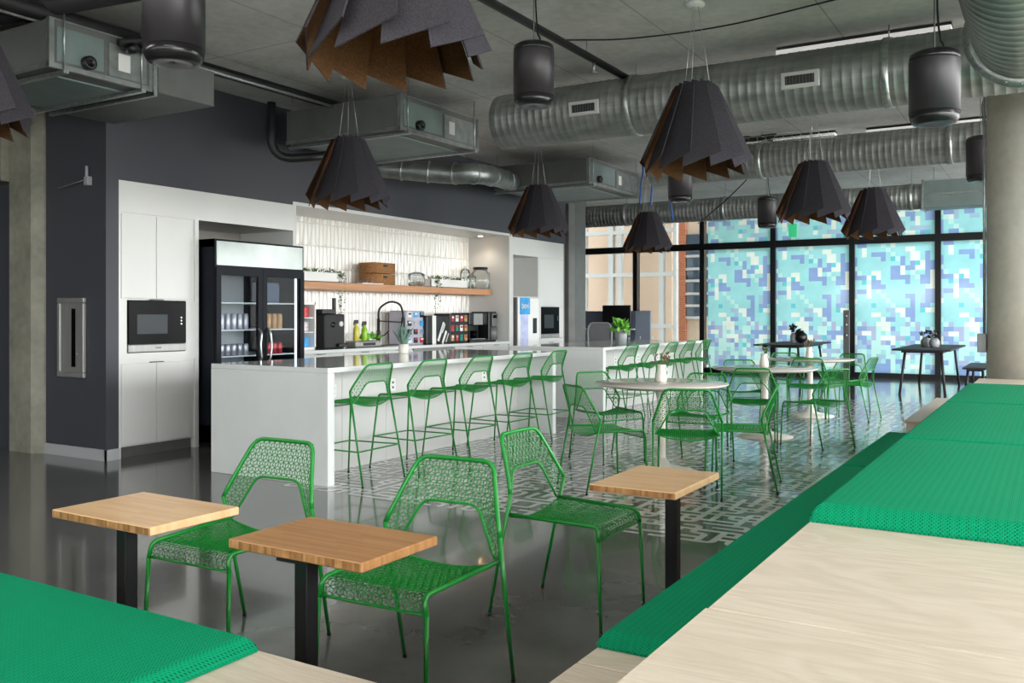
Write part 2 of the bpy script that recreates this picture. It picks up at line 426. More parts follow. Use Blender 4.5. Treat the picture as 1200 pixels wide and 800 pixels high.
# ================================================================== THE SETTING
ZC = 3.62            # slab underside
KX = -7.34           # kitchen front plane
WY = 20.3            # window plane
b = MB(); b.span(-11.2, 5.2, -5.2, 20.5, -.2, 0); FLOOR = struct(b.build('floor', 'floor'))
M['paint'] = mat('worn white floor paint', srgb(200,203,200), .14, 0, .16, 5, coat=.3)
def maze(x0, y0, nx, ny, P, w, prob):
    """painted labyrinth: random grid lines with rounded corners"""
    rnd = random.Random(5); E = set(); Z = .0012
    for i in range(nx):
        for j in range(ny):
            if i < nx-1 and rnd.random() < prob: E.add((i, j, 0))
            if j < ny-1 and rnd.random() < prob: E.add((i, j, 1))
    def has(i, j): return ((i, j, 0) in E, (i, j, 1) in E, (i-1, j, 0) in E, (i, j-1, 1) in E)   # +x +y -x -y
    b = MB(); h = w/2; q = P*.42
    def quad(xa, ya, xb, yb):
        n = len(b.v); b.v += [Vector((xa,ya,Z)), Vector((xb,ya,Z)), Vector((xb,yb,Z)), Vector((xa,yb,Z))]; b.face([n,n+1,n+2,n+3])
    for i in range(nx):
        for j in range(ny):
            c = has(i, j); k = sum(c); X, Y = x0+i*P, y0+j*P
            if k == 0: continue
            corner = k == 2 and c[0] != c[2] and c[1] != c[3]
            if corner:
                sx = 1 if c[0] else -1; sy = 1 if c[1] else -1; ox, oy = X+sx*q, Y+sy*q; n = len(b.v); m = 6
                for t in range(m+1):
                    a = PI/2*t/m; ux, uy = -sx*math.cos(a), -sy*math.sin(a)
                    for r in (q-h, q+h): b.v.append(Vector((ox+ux*r, oy+uy*r, Z)))
                for t in range(m):
                    f = [n+2*t, n+2*t+1, n+2*t+3, n+2*t+2]; b.face(f if sx*sy > 0 else f[::-1])
                if c[0]: quad(X+q, Y-h, X+P/2, Y+h)
                if c[2]: quad(X-P/2, Y-h, X-q, Y+h)
                if c[1]: quad(X-h, Y+q, X+h, Y+P/2)
                if c[3]: quad(X-h, Y-P/2, X+h, Y-q)
            else:
                quad(X-h, Y-h, X+h, Y+h)
                if c[0]: quad(X+h, Y-h, X+P/2, Y+h)
                if c[2]: quad(X-P/2, Y-h, X-h, Y+h)
                if c[1]: quad(X-h, Y+h, X+h, Y+P/2)
                if c[3]: quad(X-h, Y-P/2, X+h, Y-h)
    return b
maze(-5.2, 5.06, 46, 106, .092, .043, .6).build('painted_pattern', 'paint', FLOOR)
b = MB(); b.span(-11.2, 5.2, -5.2, 20.5, ZC, ZC+.3); struct(b.build('ceiling', 'ceil'))
struct(MB().span(-14, 6.5, -6.5, 21.2, ZC+.35, 22).build('wall_shade_block', 'greywall'))  # unseen block above the slab, added to shade the facades outside
# left side: dark service wall, corridor opening, room beyond
b = MB(); b.span(-9.4, KX, 5.07, 5.17, 0, ZC); b.span(KX-.1, KX, 5.07, 5.2, 0, ZC)
struct(b.build('wall_kitchen_end', 'darkwall'))
struct(MB().span(-8.3, KX, 5.2, 14.0, 2.602, ZC).build('wall_kitchen_fascia', 'darkwall'))
b = MB(); b.span(-11.2, -11.1, -5.2, 20.5, 0, ZC); struct(b.build('wall_left', 'blackwall'))
b = MB(); b.span(-11.1, -9.4, 5.3, 5.4, 0, ZC); struct(b.build('wall_corridor', 'blackwall'))
b = MB(); b.span(-8.3, -8.2, 5.17, 14.0, 0, 2.6); struct(b.build('wall_kitchen_back', 'greywall')); struct(MB().span(-8.2, KX-.02, 13.925, 14.0, 0, 2.6).build('wall_kitchen_far', 'greywall'))
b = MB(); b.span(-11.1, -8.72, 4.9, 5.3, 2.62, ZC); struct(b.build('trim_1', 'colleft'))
b = MB(); b.span(-8.26, KX+.014, 5.052, 5.07, 0, .1); b.span(KX, KX+.014, 5.052, 5.2, 0, .1); struct(b.build('baseboard_kitchen_end', 'base_grey'))
b = MB(); b.span(-11.2, -10.34, WY-.05, WY+.1, 0, ZC); b.span(-.35, 5.2, WY-.05, WY+.1, 0, ZC); struct(b.build('wall_back', 'greywall'))
# right and near sides: glazed walls, out of the frame, through which the daylight comes
def glazed(name, x0, x1, y0, y1, n, sill=.15, head=3.5):
    b = MB(); b.span(x0, x1, y0, y1, 0, sill); b.span(x0, x1, y0, y1, head, ZC)
    for i in range(n+1):
        t = i/n
        if x1-x0 > y1-y0: x = x0+(x1-x0)*t; b.span(x-.05, x+.05, y0, y1, sill, head)
        else: y = y0+(y1-y0)*t; b.span(x0, x1, y-.05, y+.05, sill, head)
    return struct(b.build(name, 'greywall'))
glazed('wall_right', 5.0, 5.2, -5.2, 20.3, 10)
glazed('wall_near', -11.1, 5.0, -5.2, -5.05, 7, 1.9, 2.7)
struct(MB().span(-60, 40, -40, 90, -.6, -.25).build('ground', 'pave'))

# window wall: six bays between black mullions
bx = [-10.34, -8.70, -7.02, -5.38, -3.70, -2.03, -.36]
NX, NZ = 17, 36
def mosaic():
    rnd = random.Random(11); g = [[0]*NX for _ in range(NZ)]
    for mi, cnt, lo, hi in ((1, 50, 3, 6), (2, 38, 1, 4), (3, 16, 1, 3), (4, 10, 1, 1)):
        for _ in range(cnt):
            x, z = rnd.randrange(NX), rnd.randrange(NZ)
            for _ in range(rnd.randint(lo, hi)):
                if g[z][x] == 0 or mi > 1: g[z][x] = mi
                dx, dz = rnd.choice(((1,0),(-1,0),(0,1),(0,-1))); x = min(NX-1, max(0, x+dx)); z = min(NZ-1, max(0, z+dz))
    for z in range(11):
        for x in range(NX):
            if rnd.random() < .16: g[z][x] = rnd.choice((1, 5, 3, 5))
    return g
G = mosaic()
M['f0'] = film('aqua film', srgb(158,220,226)); M['f1'] = film('periwinkle film', srgb(138,166,214)); M['f2'] = film('pale film', srgb(226,238,232))
M['f3'] = film('sky film', srgb(162,196,220)); M['f4'] = film('cyan film', srgb(104,200,214)); M['f5'] = film('lavender film', srgb(172,182,216))
M['f6'] = film('light aqua film', srgb(190,234,232))
def film_mesh(w, z0, z1, first, x0=.0):
    b = MB(); nz0, nz1 = first, first+round((z1-z0)/.098)
    cw = (w)/NX
    for j in range(nz0, nz1):
        for i in range(NX):
            xa, xb = i*cw, (i+1)*cw; za = z0+(j-nz0)*.098; zb = min(z1, za+.098)
            if xb <= x0: continue
            mi = G[j % NZ][i]
            if mi == 0: mi = 6 if (j < 10 and (i*7+j*3) % 3) or (i+j) % 11 == 0 else 0
            n = len(b.v); b.v += [Vector((max(xa, x0), 0, za)), Vector((xb, 0, za)), Vector((xb, 0, zb)), Vector((max(xa, x0), 0, zb))]; b.face([n, n+1, n+2, n+3], mi)
    return b
for k in range(6):
    x0, x1 = bx[k], bx[k+1]; w = x1-x0
    win = empty('window_%d' % (k+1), None, None, (x0, WY, 0), kind='structure')
    b = MB(); m = .055
    b.span(0, w, -.07, .07, 0, .1); b.span(0, w, -.07, .07, ZC-.1, ZC); b.span(0, w, -.08, .08, 2.83, 2.98)
    b.span(-m if k else 0, m, -.09, .09, 0, ZC)
    if k == 5: b.span(w-m, w+m, -.09, .09, 0, ZC)
    b.build('frame', 'frame', win)
    b = MB(); b.span(m, w-m, .02, .03, .1, 2.83); b.build('pane', 'glass', win)
    b = MB(); b.span(m, w-m, .02, .03, 2.98, ZC-.1); b.build('pane', 'glass', win)
    if k >= 2:
        off = .12 if k == 2 else m
        fm = film_mesh(w-m, .1, 2.83, 0, off); fm.build('privacy_film', ['f0','f1','f2','f3','f4','f5','f6'], win, (0, -.0, 0))
        fm = film_mesh(w-m, 2.98, ZC-.1, 29, off); fm.build('privacy_film', ['f0','f1','f2','f3','f4','f5','f6'], win, (0, -.0, 0))

# concrete columns
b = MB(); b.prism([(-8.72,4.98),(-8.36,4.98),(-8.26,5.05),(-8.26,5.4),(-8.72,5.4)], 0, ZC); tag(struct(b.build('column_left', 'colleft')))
b = MB(); b.lathe([(.4,0),(.4,ZC)], 48, (-.1,8.78,0)); struct(b.build('column_right', 'concrete'))
b = MB(); b.prism([(-7.55,14.05),(-7.3,14.05),(-7.22,14.12),(-7.22,14.55),(-7.55,14.55)], 0, ZC); struct(b.build('column_far', 'galvmatte'))

# ---------------------------------------------------------------- kitchen recess lining
RB = -8.1            # backsplash plane
b = MB()             # white faceted picket tiles as one wall skin
cols = 66; y0, y1 = 7.45, 12.1; cwid = (y1-y0)/cols; th = .285
z = .9-.1
for i in range(cols):
    off = (i % 2)*.0
    ya, yb = y0+i*cwid+.002, y0+(i+1)*cwid-.002
    zz = .78
    row = 0
    while zz < 2.6:
        za, zb = zz+.002, min(2.6, zz+th)-.002
        fl = (i+row) % 2; h = .013
        ym0 = ya+(yb-ya)*(.36 if fl else .64); ym1 = ya+(yb-ya)*(.64 if fl else .36)
        n = len(b.v)
        b.v += [Vector((RB,ya,za)),Vector((RB,yb,za)),Vector((RB,yb,zb)),Vector((RB,ya,zb)),Vector((RB+h,ym0,za+.02)),Vector((RB+h,ym1,zb-.02))]
        for q in ([0,4,5,3],[4,1,2,5],[0,1,4],[3,5,2]): b.face([n+t for t in q])
        zz += th; row += 1
b.span(RB-.02, RB, y0, y1, .78, 2.6, 1)
M['tile'] = mat('white glazed tile', srgb(236,234,228), .16, 0, .02, 3)
M['grout'] = mat('grout', srgb(205,202,196), .8)
struct(b.build('wall_backsplash', ['tile', 'grout']))
struct(MB().span(-8.19, KX, 12.1, 12.178, 0, 2.56).build('wall_recess_right', 'whitelam')); struct(MB().span(-8.19, KX, 7.405, 7.45, 0, 2.56).build('wall_recess_left', 'whitelam'))
b = MB(); b.span(-8.2, KX, 7.4, 12.2, 2.56, 2.6); struct(b.build('trim_2', 'whitelam')); struct(MB().span(KX-.1, KX+.002, 5.2, 7.4, 2.561, 2.61).build('trim_3', 'darkwall')); struct(MB().span(KX-.1, KX+.002, 12.2, 14.0, 2.561, 2.61).build('trim_4', 'darkwall'))

# recessed lights in the kitchen soffit
for y in (11.85,):
    t = empty('recessed_downlight', 'small round recessed downlight in the white soffit over the kitchen counter', 'light', (-7.72, y, 2.56))
    b = MB(); b.lathe([(.045,-.004),(.05,0)], 20); b.build('trim_ring', 'whiteplain', t)
    b = MB(); b.lathe([(.0,-.005),(.036,-.005)], 20); b.build('lens', 'spot', t)

# ================================================================== KITCHEN
def unit(label, y0, y1, x0=-8.18, name='tall_cabinet', group=None):
    return empty(name, label, 'cabinet', (KX, (y0+y1)/2, 0), group=group)
# tall cabinet with built in microwave
def rel(b_, name, m_, par, dx=0, dy=0):
    """build world-coordinate geometry under a parent that is only translated"""
    o = b_.build(name, m_, par); o.location = (-par.location.x, -par.location.y, -par.location.z); return o
c = unit('white tall cabinet at the left end of the kitchen holding a built-in microwave', 5.2, 6.1)
b = MB(); b.span(-8.18, KX, 5.2, 5.222, .0, 2.27); b.span(-8.18, KX, 6.055, 6.1, .0, 2.27)
b.span(-8.18, KX-.02, 5.2, 6.1, 1.46, 2.27); b.span(-8.18, KX-.02, 5.2, 6.1, .1, .96)
b.span(KX-.03, KX, 5.222, 6.055, .885, .965); b.span(KX-.03, KX, 5.222, 5.285, .965, 1.46); b.span(KX-.03, KX, 5.94, 6.055, .965, 1.46)
b.span(-8.18, KX, 5.2, 7.404, 2.27, 2.56)
b.span(-8.18, -8.14, 5.22, 6.06, .96, 1.46)
rel(b, 'carcass', 'whitelam', c)
for ya, yb in ((5.228, 5.6), (5.606, 6.0)):
    d = rel(MB().span(KX-.02, KX+.002, ya, yb, 1.475, 2.255, 0, .002), 'upper_door', 'whitelam', c)
    d = rel(MB().span(KX-.02, KX+.002, ya, yb, .115, .868, 0, .002), 'lower_door', 'whitelam', c)
rel(MB().span(KX-.0, KX+.012, 5.53, 5.68, 1.462, 1.470), 'edge_pull', 'toe', c)
rel(MB().span(KX-.0, KX+.012, 5.53, 5.68, .870, .878), 'edge_pull', 'toe', c)
rel(MB().span(-8.1, KX-.05, 5.222, 6.04, 0, .1), 'toe_kick', 'toe', c)
def oven(label, y0, y1, z0, z1, big=True):
    t = empty('microwave_oven', label, 'microwave', (KX, (y0+y1)/2, z0))
    rel(MB().span(-7.9, KX-.0, y0, y1, z0, z1), 'housing', 'black', t)
    rel(MB().span(KX-.002, KX+.018, y0, y1, z0+.075, z1, 0, .004), 'door', 'blackglass', t)
    w = y1-y0
    rel(MB().span(KX+.018, KX+.0195, y0+.14*w, y0+.66*w, z0+.17, z1-.13), 'door_window', 'screen', t)
    rel(MB().span(KX-.002, KX+.02, y0, y1, z0, z0+.07, 0, .004), 'lower_trim', 'steel', t)
    for dz in (.0, .03, .06): rel(MB().lathe([(.008,0),(.008,.004)], 12, (KX+.018, y1-.06, z1-.2+dz-.02), axis='x'), 'button', 'strut', t)
    rel(MB().span(KX+.0199, KX+.021, y0+.45*w, y0+.55*w, z0+.034, z0+.042), 'badge', 'black', t)
    return t
oven('black built-in microwave in the tall cabinet left of the drinks cooler', 5.29, 5.935, .972, 1.455)

# right hand tall unit
c = unit('white tall cabinet block at the far right end of the kitchen with an open niche', 12.18, 13.9)
b = MB(); b.span(-8.18, KX, 12.18, 13.92, 2.28, 2.56); b.span(-8.18, KX, 12.18, 12.22, 0, 2.28); b.span(-8.18, KX, 13.02, 13.06, 0, 2.28)
b.span(-8.18, KX, 13.88, 13.92, 0, 2.28); b.span(-8.18, -8.12, 12.22, 13.02, 0, 2.28); b.span(-8.18, KX-.02, 13.06, 13.88, 0, .92); b.span(-8.18, KX-.02, 13.06, 13.88, 1.46, 2.28)
b.span(KX-.03, KX, 13.06, 13.12, .92, 1.46); b.span(KX-.03, KX, 13.74, 13.88, .92, 1.46); b.span(KX-.03, KX, 13.06, 13.88, .85, .93)
rel(b, 'carcass', 'whitelam', c)
rel(MB().span(KX-.02, KX+.002, 13.065, 13.875, 1.47, 2.265, 0, .002), 'upper_door', 'whitelam', c)
rel(MB().span(KX-.02, KX+.002, 13.065, 13.875, .12, .85, 0, .002), 'lower_door', 'whitelam', c)
rel(MB().span(KX, KX+.012, 13.4, 13.55, .852, .86), 'edge_pull', 'toe', c)
oven('small black microwave in the white tall cabinet beside the flavoured water dispenser', 13.12, 13.74, .93, 1.455)

# flavoured water dispenser in the niche
t = empty('water_dispenser', 'tall white and blue flavoured water dispenser standing in the white niche', 'dispenser', (KX+.05, 12.62, 0))
rel(MB().span(-8.05, KX+.05, 12.27, 12.99, 0, 1.62, 0, .03), 'body', 'whiteplain', t)
rel(MB().span(-7.9, KX+.052, 12.24, 12.27, .05, 1.6), 'side_panel', 'toe', t)
rel(MB().span(KX+.05, KX+.056, 12.34, 12.66, 1.33, 1.6), 'blue_sticker', 'bevblue', t)
rel(MB().span(KX+.05, KX+.054, 12.36, 12.6, .75, 1.33), 'lower_sticker', 'bevlav', t)
rel(MB().span(KX+.05, KX+.058, 12.76, 12.88, 1.02, 1.27), 'dispensing_slot', 'black', t)
text_mesh('lettering', 'bevi', .15, 'whiteplain', t, (.012, -.12, 1.47), (PI/2, 0, PI/2))

# drinks cooler
t = empty('drinks_cooler', 'black two-door glass drinks cooler standing between the microwave cabinet and the counter', 'fridge', (-7.11, 6.74, 0))
FX = -7.12; a0, a1 = 6.13, 7.36
b = MB(); b.span(-8.1, FX-.03, a0, a0+.04, .05, 2.08); b.span(-8.1, FX-.03, a1-.04, a1, .05, 2.08); b.span(-8.1, FX-.03, a0, a1, 2.0, 2.08); b.span(-8.1, FX-.03, a0, a1, 0.02, .22)
b.span(-8.1, -8.06, a0, a1, .05, 2.08); b.span(FX-.04, FX-.02, a0+.0, a1, 1.77, 2.08)
rel(b, 'cabinet_body', 'coolerblack', t)
rel(MB().span(FX-.025, FX-.012, a0+.02, a1-.02, 1.82, 2.06), 'light_canopy', 'canopy', t)
rel(MB().span(-8.05, -8.04, a0+.04, a1-.04, .22, 2.0), 'inner_liner', 'whiteplain', t)
rel(MB().span(FX-.08, FX-.065, (a0+a1)/2-.012, (a0+a1)/2+.012, .25, 1.76), 'lamp_tube', 'coolerlight', t)
rel(MB().span(FX-.08, FX-.065, a1-.075, a1-.055, .25, 1.76), 'lamp_tube', 'coolerlight', t)
rel(MB().span(FX-.08, FX-.065, a0+.055, a0+.075, .25, 1.76), 'lamp_tube', 'coolerlight', t)
ym = (a0+a1)/2
for ya, yb, hy, sg in ((a0+.005, ym-.003, ym-.06, 1), (ym+.003, a1-.005, ym+.06, -1)):
    b = MB(); b.span(FX-.035, FX, ya, ya+.06, .24, 1.8); b.span(FX-.035, FX, yb-.06, yb, .24, 1.8); b.span(FX-.035, FX, ya+.06, yb-.06, 1.72, 1.8); b.span(FX-.035, FX, ya+.06, yb-.06, .24, .32)
    d = rel(b, 'door', 'coolerblack', t)
    g = MB().span(FX-.02, FX-.012, ya+.06, yb-.06, .32, 1.72).build('glass', 'doorglass', d)
    h = MB().tube(fillet([(FX, hy+sg*.0, .82),(FX+.05, hy, .86),(FX+.05, hy-sg*.02, 1.0),(FX+.05, hy, 1.14),(FX, hy, 1.18)], .05), .012, 8).build('handle', 'strut', d)
SZ = (.36, .62, .9, 1.17, 1.45)
for z in SZ: rel(MB().span(-8.03, FX-.1, a0+.05, a1-.05, z-.012, z), 'shelf', 'whiteplain', t)
can = MB(); can.lathe([(.0,0),(.028,0),(.033,.008),(.033,.105),(.027,.12),(0,.12)], 12)
tall = MB(); tall.lathe([(0,0),(.03,0),(.033,.008),(.033,.14),(.026,.155),(.026,.165),(0,.165)], 12)
protos = {}
def drink(kind, matn, loc, label, group):
    k = (kind, matn)
    if k not in protos:
        o = (can if kind == 'can' else tall).build('drink_can', matn); protos[k] = o
    else: o = protos[k].copy(); C.objects.link(o)
    o.location = loc; tag(o, label, 'drink can', group)
for z, m_, kind, desc in ((.9+.001, 'silvercan', 'can', 'silver'), (1.171, 'orange', 'tall', 'amber'), (.621, 'silvercan', 'can', 'pale'), (.361, 'greencan', 'can', 'teal')):
    for side, ys in (('left', [a0+.13+.08*i for i in range(6)]), ('right', [ym+.16+.08*i for i in range(4)])):
        mm = m_; dd = desc
        if side == 'right' and z == .901: mm, dd = 'red', 'red'
        if side == 'left' and z == 1.171: mm, dd = 'silvercan', 'pale pink'
        if side == 'right' and z == .361: mm, dd = 'silvercan', 'silver'
        for yy in ys:
            shelf_n = {.901:'middle', 1.171:'upper middle', .621:'lower middle', .361:'lowest'}[round(z,3)]
            drink(kind, mm, (FX-.17, yy, z), '%s drink can on the %s cooler shelf behind the %s glass door' % (dd, shelf_n, side), '%s cans on the %s shelf, %s cooler door' % (dd, shelf_n, side))
o = MB().box((0,0,.11), (.2,.24,.22), 0, None, .02).build('storage_tub', 'cubicle', None, (FX-.25, ym+.28, 1.451)); tag(o, 'dark square tub on the top shelf of the drinks cooler', 'tub')

# worktop and base units
tag(MB().span(RB+.002, KX+.02, 7.46, 12.09, .87, .91, 0, .004).build('kitchen_worktop', 'white'), 'long white worktop under the tiled backsplash', 'worktop')
ys = [7.47, 8.25, 9.03, 9.63, 10.6, 11.35, 12.08]
names = ['next to the drinks cooler', 'below the black coffee grinder', 'below the sink', 'below the pod rack', 'below the black hot-drinks machine', 'below the ice dispenser']
for i in range(6):
    ya, yb = ys[i], ys[i+1]
    if i == 3:
        t = empty('dishwasher', 'stainless dishwasher under the white worktop right of the sink', 'dishwasher', (KX, (ya+yb)/2, 0))
        rel(MB().span(-8.05, KX-.06, ya+.005, yb-.005, 0, .865), 'body', 'black', t); rel(MB().span(KX-.02, KX+.005, ya+.005, yb-.005, .12, .78, 0, .003), 'door', 'steel', t)
        rel(MB().span(KX-.02, KX+.006, ya+.005, yb-.005, .785, .865, 0, .003), 'control_strip', 'steel', t); rel(MB().tube([(KX+.04, ya+.08, .74),(KX+.04, yb-.08, .74)], .009), 'handle', 'steel', t)
        continue
    t = empty('base_cabinet', 'white base cabinet under the worktop '+names[i], 'cabinet', (KX, (ya+yb)/2, 0), group='base cabinets along the kitchen wall')
    rel(MB().span(-8.08, KX-.02, ya+.003, yb-.003, .1, .866), 'carcass', 'whitelam', t); rel(MB().span(-8.08, KX-.06, ya+.003, yb-.003, 0, .1), 'toe_kick', 'toe', t)
    d = rel(MB().span(KX-.02, KX, ya+.005, yb-.005, .72, .855, 0, .002), 'drawer', 'whitelam', t); MB().span(KX, KX+.012, (ya+yb)/2-.07, (ya+yb)/2+.07, .857, .863).build('edge_pull', 'toe', d)
    ymid = (ya+yb)/2
    for p, q in ((ya+.005, ymid-.003), (ymid+.003, yb-.005)): rel(MB().span(KX-.02, KX, p, q, .115, .714, 0, .002), 'door', 'whitelam', t)

# long oak shelf
tag(MB().span(RB+.02, -7.66, 7.46, 12.09, 1.635, 1.725, 0, .003).build('wall_shelf', 'shelfwood'), 'long thick oak shelf on the white tiled wall', 'shelf')
SHX = -7.8; SH = 1.726
def leaves(b_, c0, rad, n, size, zr=.4, seed=1):
    rnd = random.Random(seed)
    for _ in range(n):
        p = Vector(c0)+Vector((rnd.uniform(-rad[0], rad[0]), rnd.uniform(-rad[1], rad[1]), rnd.uniform(0, rad[2])))
        d = Vector((rnd.uniform(-1,1), rnd.uniform(-1,1), rnd.uniform(-.2,1))).normalized(); s = d.cross(Vector((rnd.uniform(-1,1), rnd.uniform(-1,1), rnd.uniform(-1,1)))).normalized()
        L_ = size*rnd.uniform(.6, 1.2); n0 = len(b_.v)
        b_.v += [p, p+d*L_*.5+s*L_*.28, p+d*L_, p+d*L_*.5-s*L_*.28]; b_.face([n0, n0+1, n0+2, n0+3])
def vine(b_, top, length, seed, spread=.03):
    rnd = random.Random(seed); p = Vector(top); pts = [p.copy()]
    n = int(length/.03)
    for i in range(n):
        p = p+Vector((rnd.uniform(-.008,.008), rnd.uniform(-.01,.01), -.03)); pts.append(p.copy())
    b_.tube(pts, .0022, 4)
    for q in pts:
        for _ in range(2): leaves(b_, q+Vector((rnd.uniform(-.01,.01), rnd.uniform(-spread,spread), 0)), (.005,.01,.01), 1, .035, seed=rnd.randint(0,9999))
def trough(label, yc, w, vines, seed):
    t = empty('planter_box', label, 'planter', (SHX+.03, yc, SH))
    b = MB(); b.span(-.06,.06,-w/2,w/2,0,.01); b.span(-.06,-.05,-w/2,w/2,0,.12); b.span(.05,.06,-w/2,w/2,0,.12); b.span(-.06,.06,-w/2,-w/2+.01,0,.12); b.span(-.06,.06,w/2-.01,w/2,0,.12); b.span(-.05,.05,-w/2+.01,w/2-.01,.01,.10,1)
    b.build('trough', ['whiteplain', 'dried'], t)
    b = MB(); leaves(b, (0,0,.1), (.045, w/2-.03, .05), 220, .04, seed=seed)
    for (dy, ln) in vines:
        for k in range(3): vine(b, (.07+.008*k, dy+.025*k, .1), ln*(1-.2*k), seed+k)
        leaves(b, (.06, dy+.02, .06), (.03,.05,.07), 40, .04, seed=seed+9)
    tag(b.build('trailing_plant', 'leaf', t), kind='stuff')
def ypos(px, X): return atx(px, 330, X)[1]
p1a, p1b = 7.52, ypos(401, SHX+.09)
trough('white planter box of trailing greenery on the left end of the oak shelf', (p1a+p1b)/2, p1b-p1a, [((p1b-p1a)/2-.06, .62), (-(p1b-p1a)/2+.15, .3)], 3)
q1a, q1b = ypos(505, SHX+.09), ypos(548, SHX+.09)
trough('white planter box with a long vine, right part of the oak shelf', (q1a+q1b)/2, q1b-q1a, [(-(q1b-q1a)/2+.12, .5)], 21)
def basket(label, loc, s, rz):
    t = empty('wicker_basket', label, 'basket', loc, rz, group='stacked wicker baskets on the shelf')
    w, d, h = s; b = MB(); n = 9
    for k in range(n):
        z0 = h*k/n
        for sx, sy, lx, ly in ((0,-1,w,0),(0,1,w,0),(-1,0,0,d),(1,0,0,d)):
            if lx: b.tube([(-w/2, sy*d/2, z0+h/n/2),(w/2, sy*d/2, z0+h/n/2)], h/n/1.8, 6)
            else: b.tube([(sx*w/2, -d/2, z0+h/n/2),(sx*w/2, d/2, z0+h/n/2)], h/n/1.8, 6)
    b.span(-w/2, w/2, -d/2, d/2, 0, .01); b.build('woven_body', 'basket', t)
    b = MB(); b.box((w/2+.008, 0, h*.72), (.014,.075,.03)); b.build('handle_hole', 'black', t)
    return t
by = ypos(449, SHX+.1)
bz = 1.727
basket('lower wicker basket of the pair stacked on the oak shelf', (SHX, by, bz), (.26,.42,.14), 0)
basket('upper wicker basket of the pair stacked on the oak shelf', (SHX, by, bz+.15), (.26,.42,.14), 0)
def jar(label, y, r, h, lid, knob=True, x=SHX+.05):
    t = empty('glass_jar', label, 'jar', (x, y, SH+.001))
    MB().lathe([(0,.006),(r*.9,.006),(r,.02),(r,h*.8),(r*.75,h*.93),(r*.7,h)], 20).build('glass_body', 'jar', t)
    if lid == 'black': MB().lathe([(0,h),(r*.78,h),(r*.78,h+.035),(0,h+.04)], 20).build('lid', 'black', t)
    else: MB().lathe([(r*1.02,h*.82),(r*.9,h*.95),(r*.4,h*1.05),(.012,h*1.1),(.018,h*1.18),(0,h*1.2)], 20).build('lid', 'jar', t)
    return t
jar('domed glass jar between the basket and the right planter box', ypos(488, SHX+.05), .12, .19, 'glass')
jar('small lidded glass jar in front of the tall stoppered jar', ypos(552.5, SHX+.05), .075, .2, 'glass')
jar('tall glass jar with a glass stopper right of the planter box', ypos(545, SHX-.08), .08, .3, 'glass', x=SHX-.08)
jar('large glass jar with black screw lid at the right end of the shelf', ypos(563, SHX+.05), .15, .31, 'black')
t = empty('glass_tray', 'low tray of small clear glasses in front of the basket', 'tray', (SHX+.09, ypos(434, SHX+.09), SH)); 
MB().box((0,0,.006), (.1,.42,.012)).build('tray_base', 'whiteplain', t)
b = MB()
for k in range(6): b.lathe([(.02,.012),(.024,.06)], 12, (0, -.17+.068*k, 0))
b.build('small_glasses', 'jar', t)

# things on the worktop
WZ = .911
def onctr(px, X): return atx(px, 400, X)[1]
# cereal/vending cabinet
t = empty('snack_display', 'white framed display of stacked packets on the worktop beside the drinks cooler', 'display', (-7.7, 7.72, WZ))
b = MB(); b.span(-.2,.2,-.22,-.2,0,.56); b.span(-.2,.2,.2,.22,0,.56); b.span(-.2,.2,-.22,.22,0,.03); b.span(-.2,.2,-.22,.22,.53,.56); b.span(-.2,-.18,-.2,.2,0,.56); b.build('case', 'whiteplain', t)
for k, z in enumerate((.2,.37)): MB().span(-.18,.18,-.2,.2,z,z+.012).build('shelf', 'whiteplain', t)
for z, m_ in ((.03,'bevblue'),(.212,'silvercan'),(.382,'red')):
    for k in range(3): MB().box((.08, -.13+.13*k, z+.06), (.1,.1,.12), 0, None, .008).build('packet', m_, t)
y = (onctr(377,-7.6)+onctr(397,-7.6))/2
t = empty('coffee_grinder', 'tall black bean-to-cup grinder with two round knobs on the worktop', 'coffee machine', (-7.7, y, WZ))
MB().box((0,0,.21),(.36,.36,.42),0,None,.015).build('housing', 'blackmatte', t); MB().box((0,-.02,.45),(.2,.22,.06),0,None,.01).build('hopper_lid', 'black', t)
MB().lathe([(0,0),(.032,0),(.032,.012),(0,.012)],16,(.18,-.04,.29),axis='x').build('knob', 'black', t); MB().lathe([(0,0),(.032,0),(.032,.012),(0,.012)],16,(.18,.1,.3),axis='x').build('knob', 'whiteplain', t)
MB().span(.0,.03,.14,.18,.4,.62).build('antenna_post', 'black', t)
MB().box((.18,.1,.04),(.1,.16,.04),0,None,.005).build('drip_tray', 'black', t)
# caddy with bottles
y = (onctr(413,-7.6)+onctr(441,-7.6))/2
t = empty('wash_caddy', 'round-cornered steel caddy on the worktop holding soap bottles', 'caddy', (-7.62, y, WZ))
b = MB(); b.box((0,0,.04),(.2,.5,.08),0,None,.015); b.build('caddy_tray', 'steel', t); MB().span(.1,.104,-.12,.12,.02,.055).build('front_label', 'black', t)
def bottle(label, dy, m_, h):
    t = empty('spray_bottle', label, 'bottle', (-7.62, y+dy, WZ+.08))
    MB().lathe([(0,0),(.035,0),(.04,.01),(.04,h*.6),(.015,h*.78),(.015,h*.85)],16).build('bottle_body', m_, t)
    b = MB(); b.box((0,0,h*.93),(.03,.07,.05),0,None,.008); b.box((0,-.04,h*.85),(.012,.012,.05)); b.build('trigger_head', 'black', t)
bottle('yellow spray bottle with black trigger in the caddy, left one', -.14, 'yellow', .26); bottle('lime spray bottle with black trigger in the caddy, right one', .02, 'limeliq', .24)
t = MB(); leaves(t, (0,0,0), (.06,.12,.06), 60, .08, seed=5); tag(t.build('green_sponges', 'lime', None, (-7.62, y+.12, WZ+.085)), 'bright green leafy scrubber heap in the caddy', 'scrubber', kind='stuff')
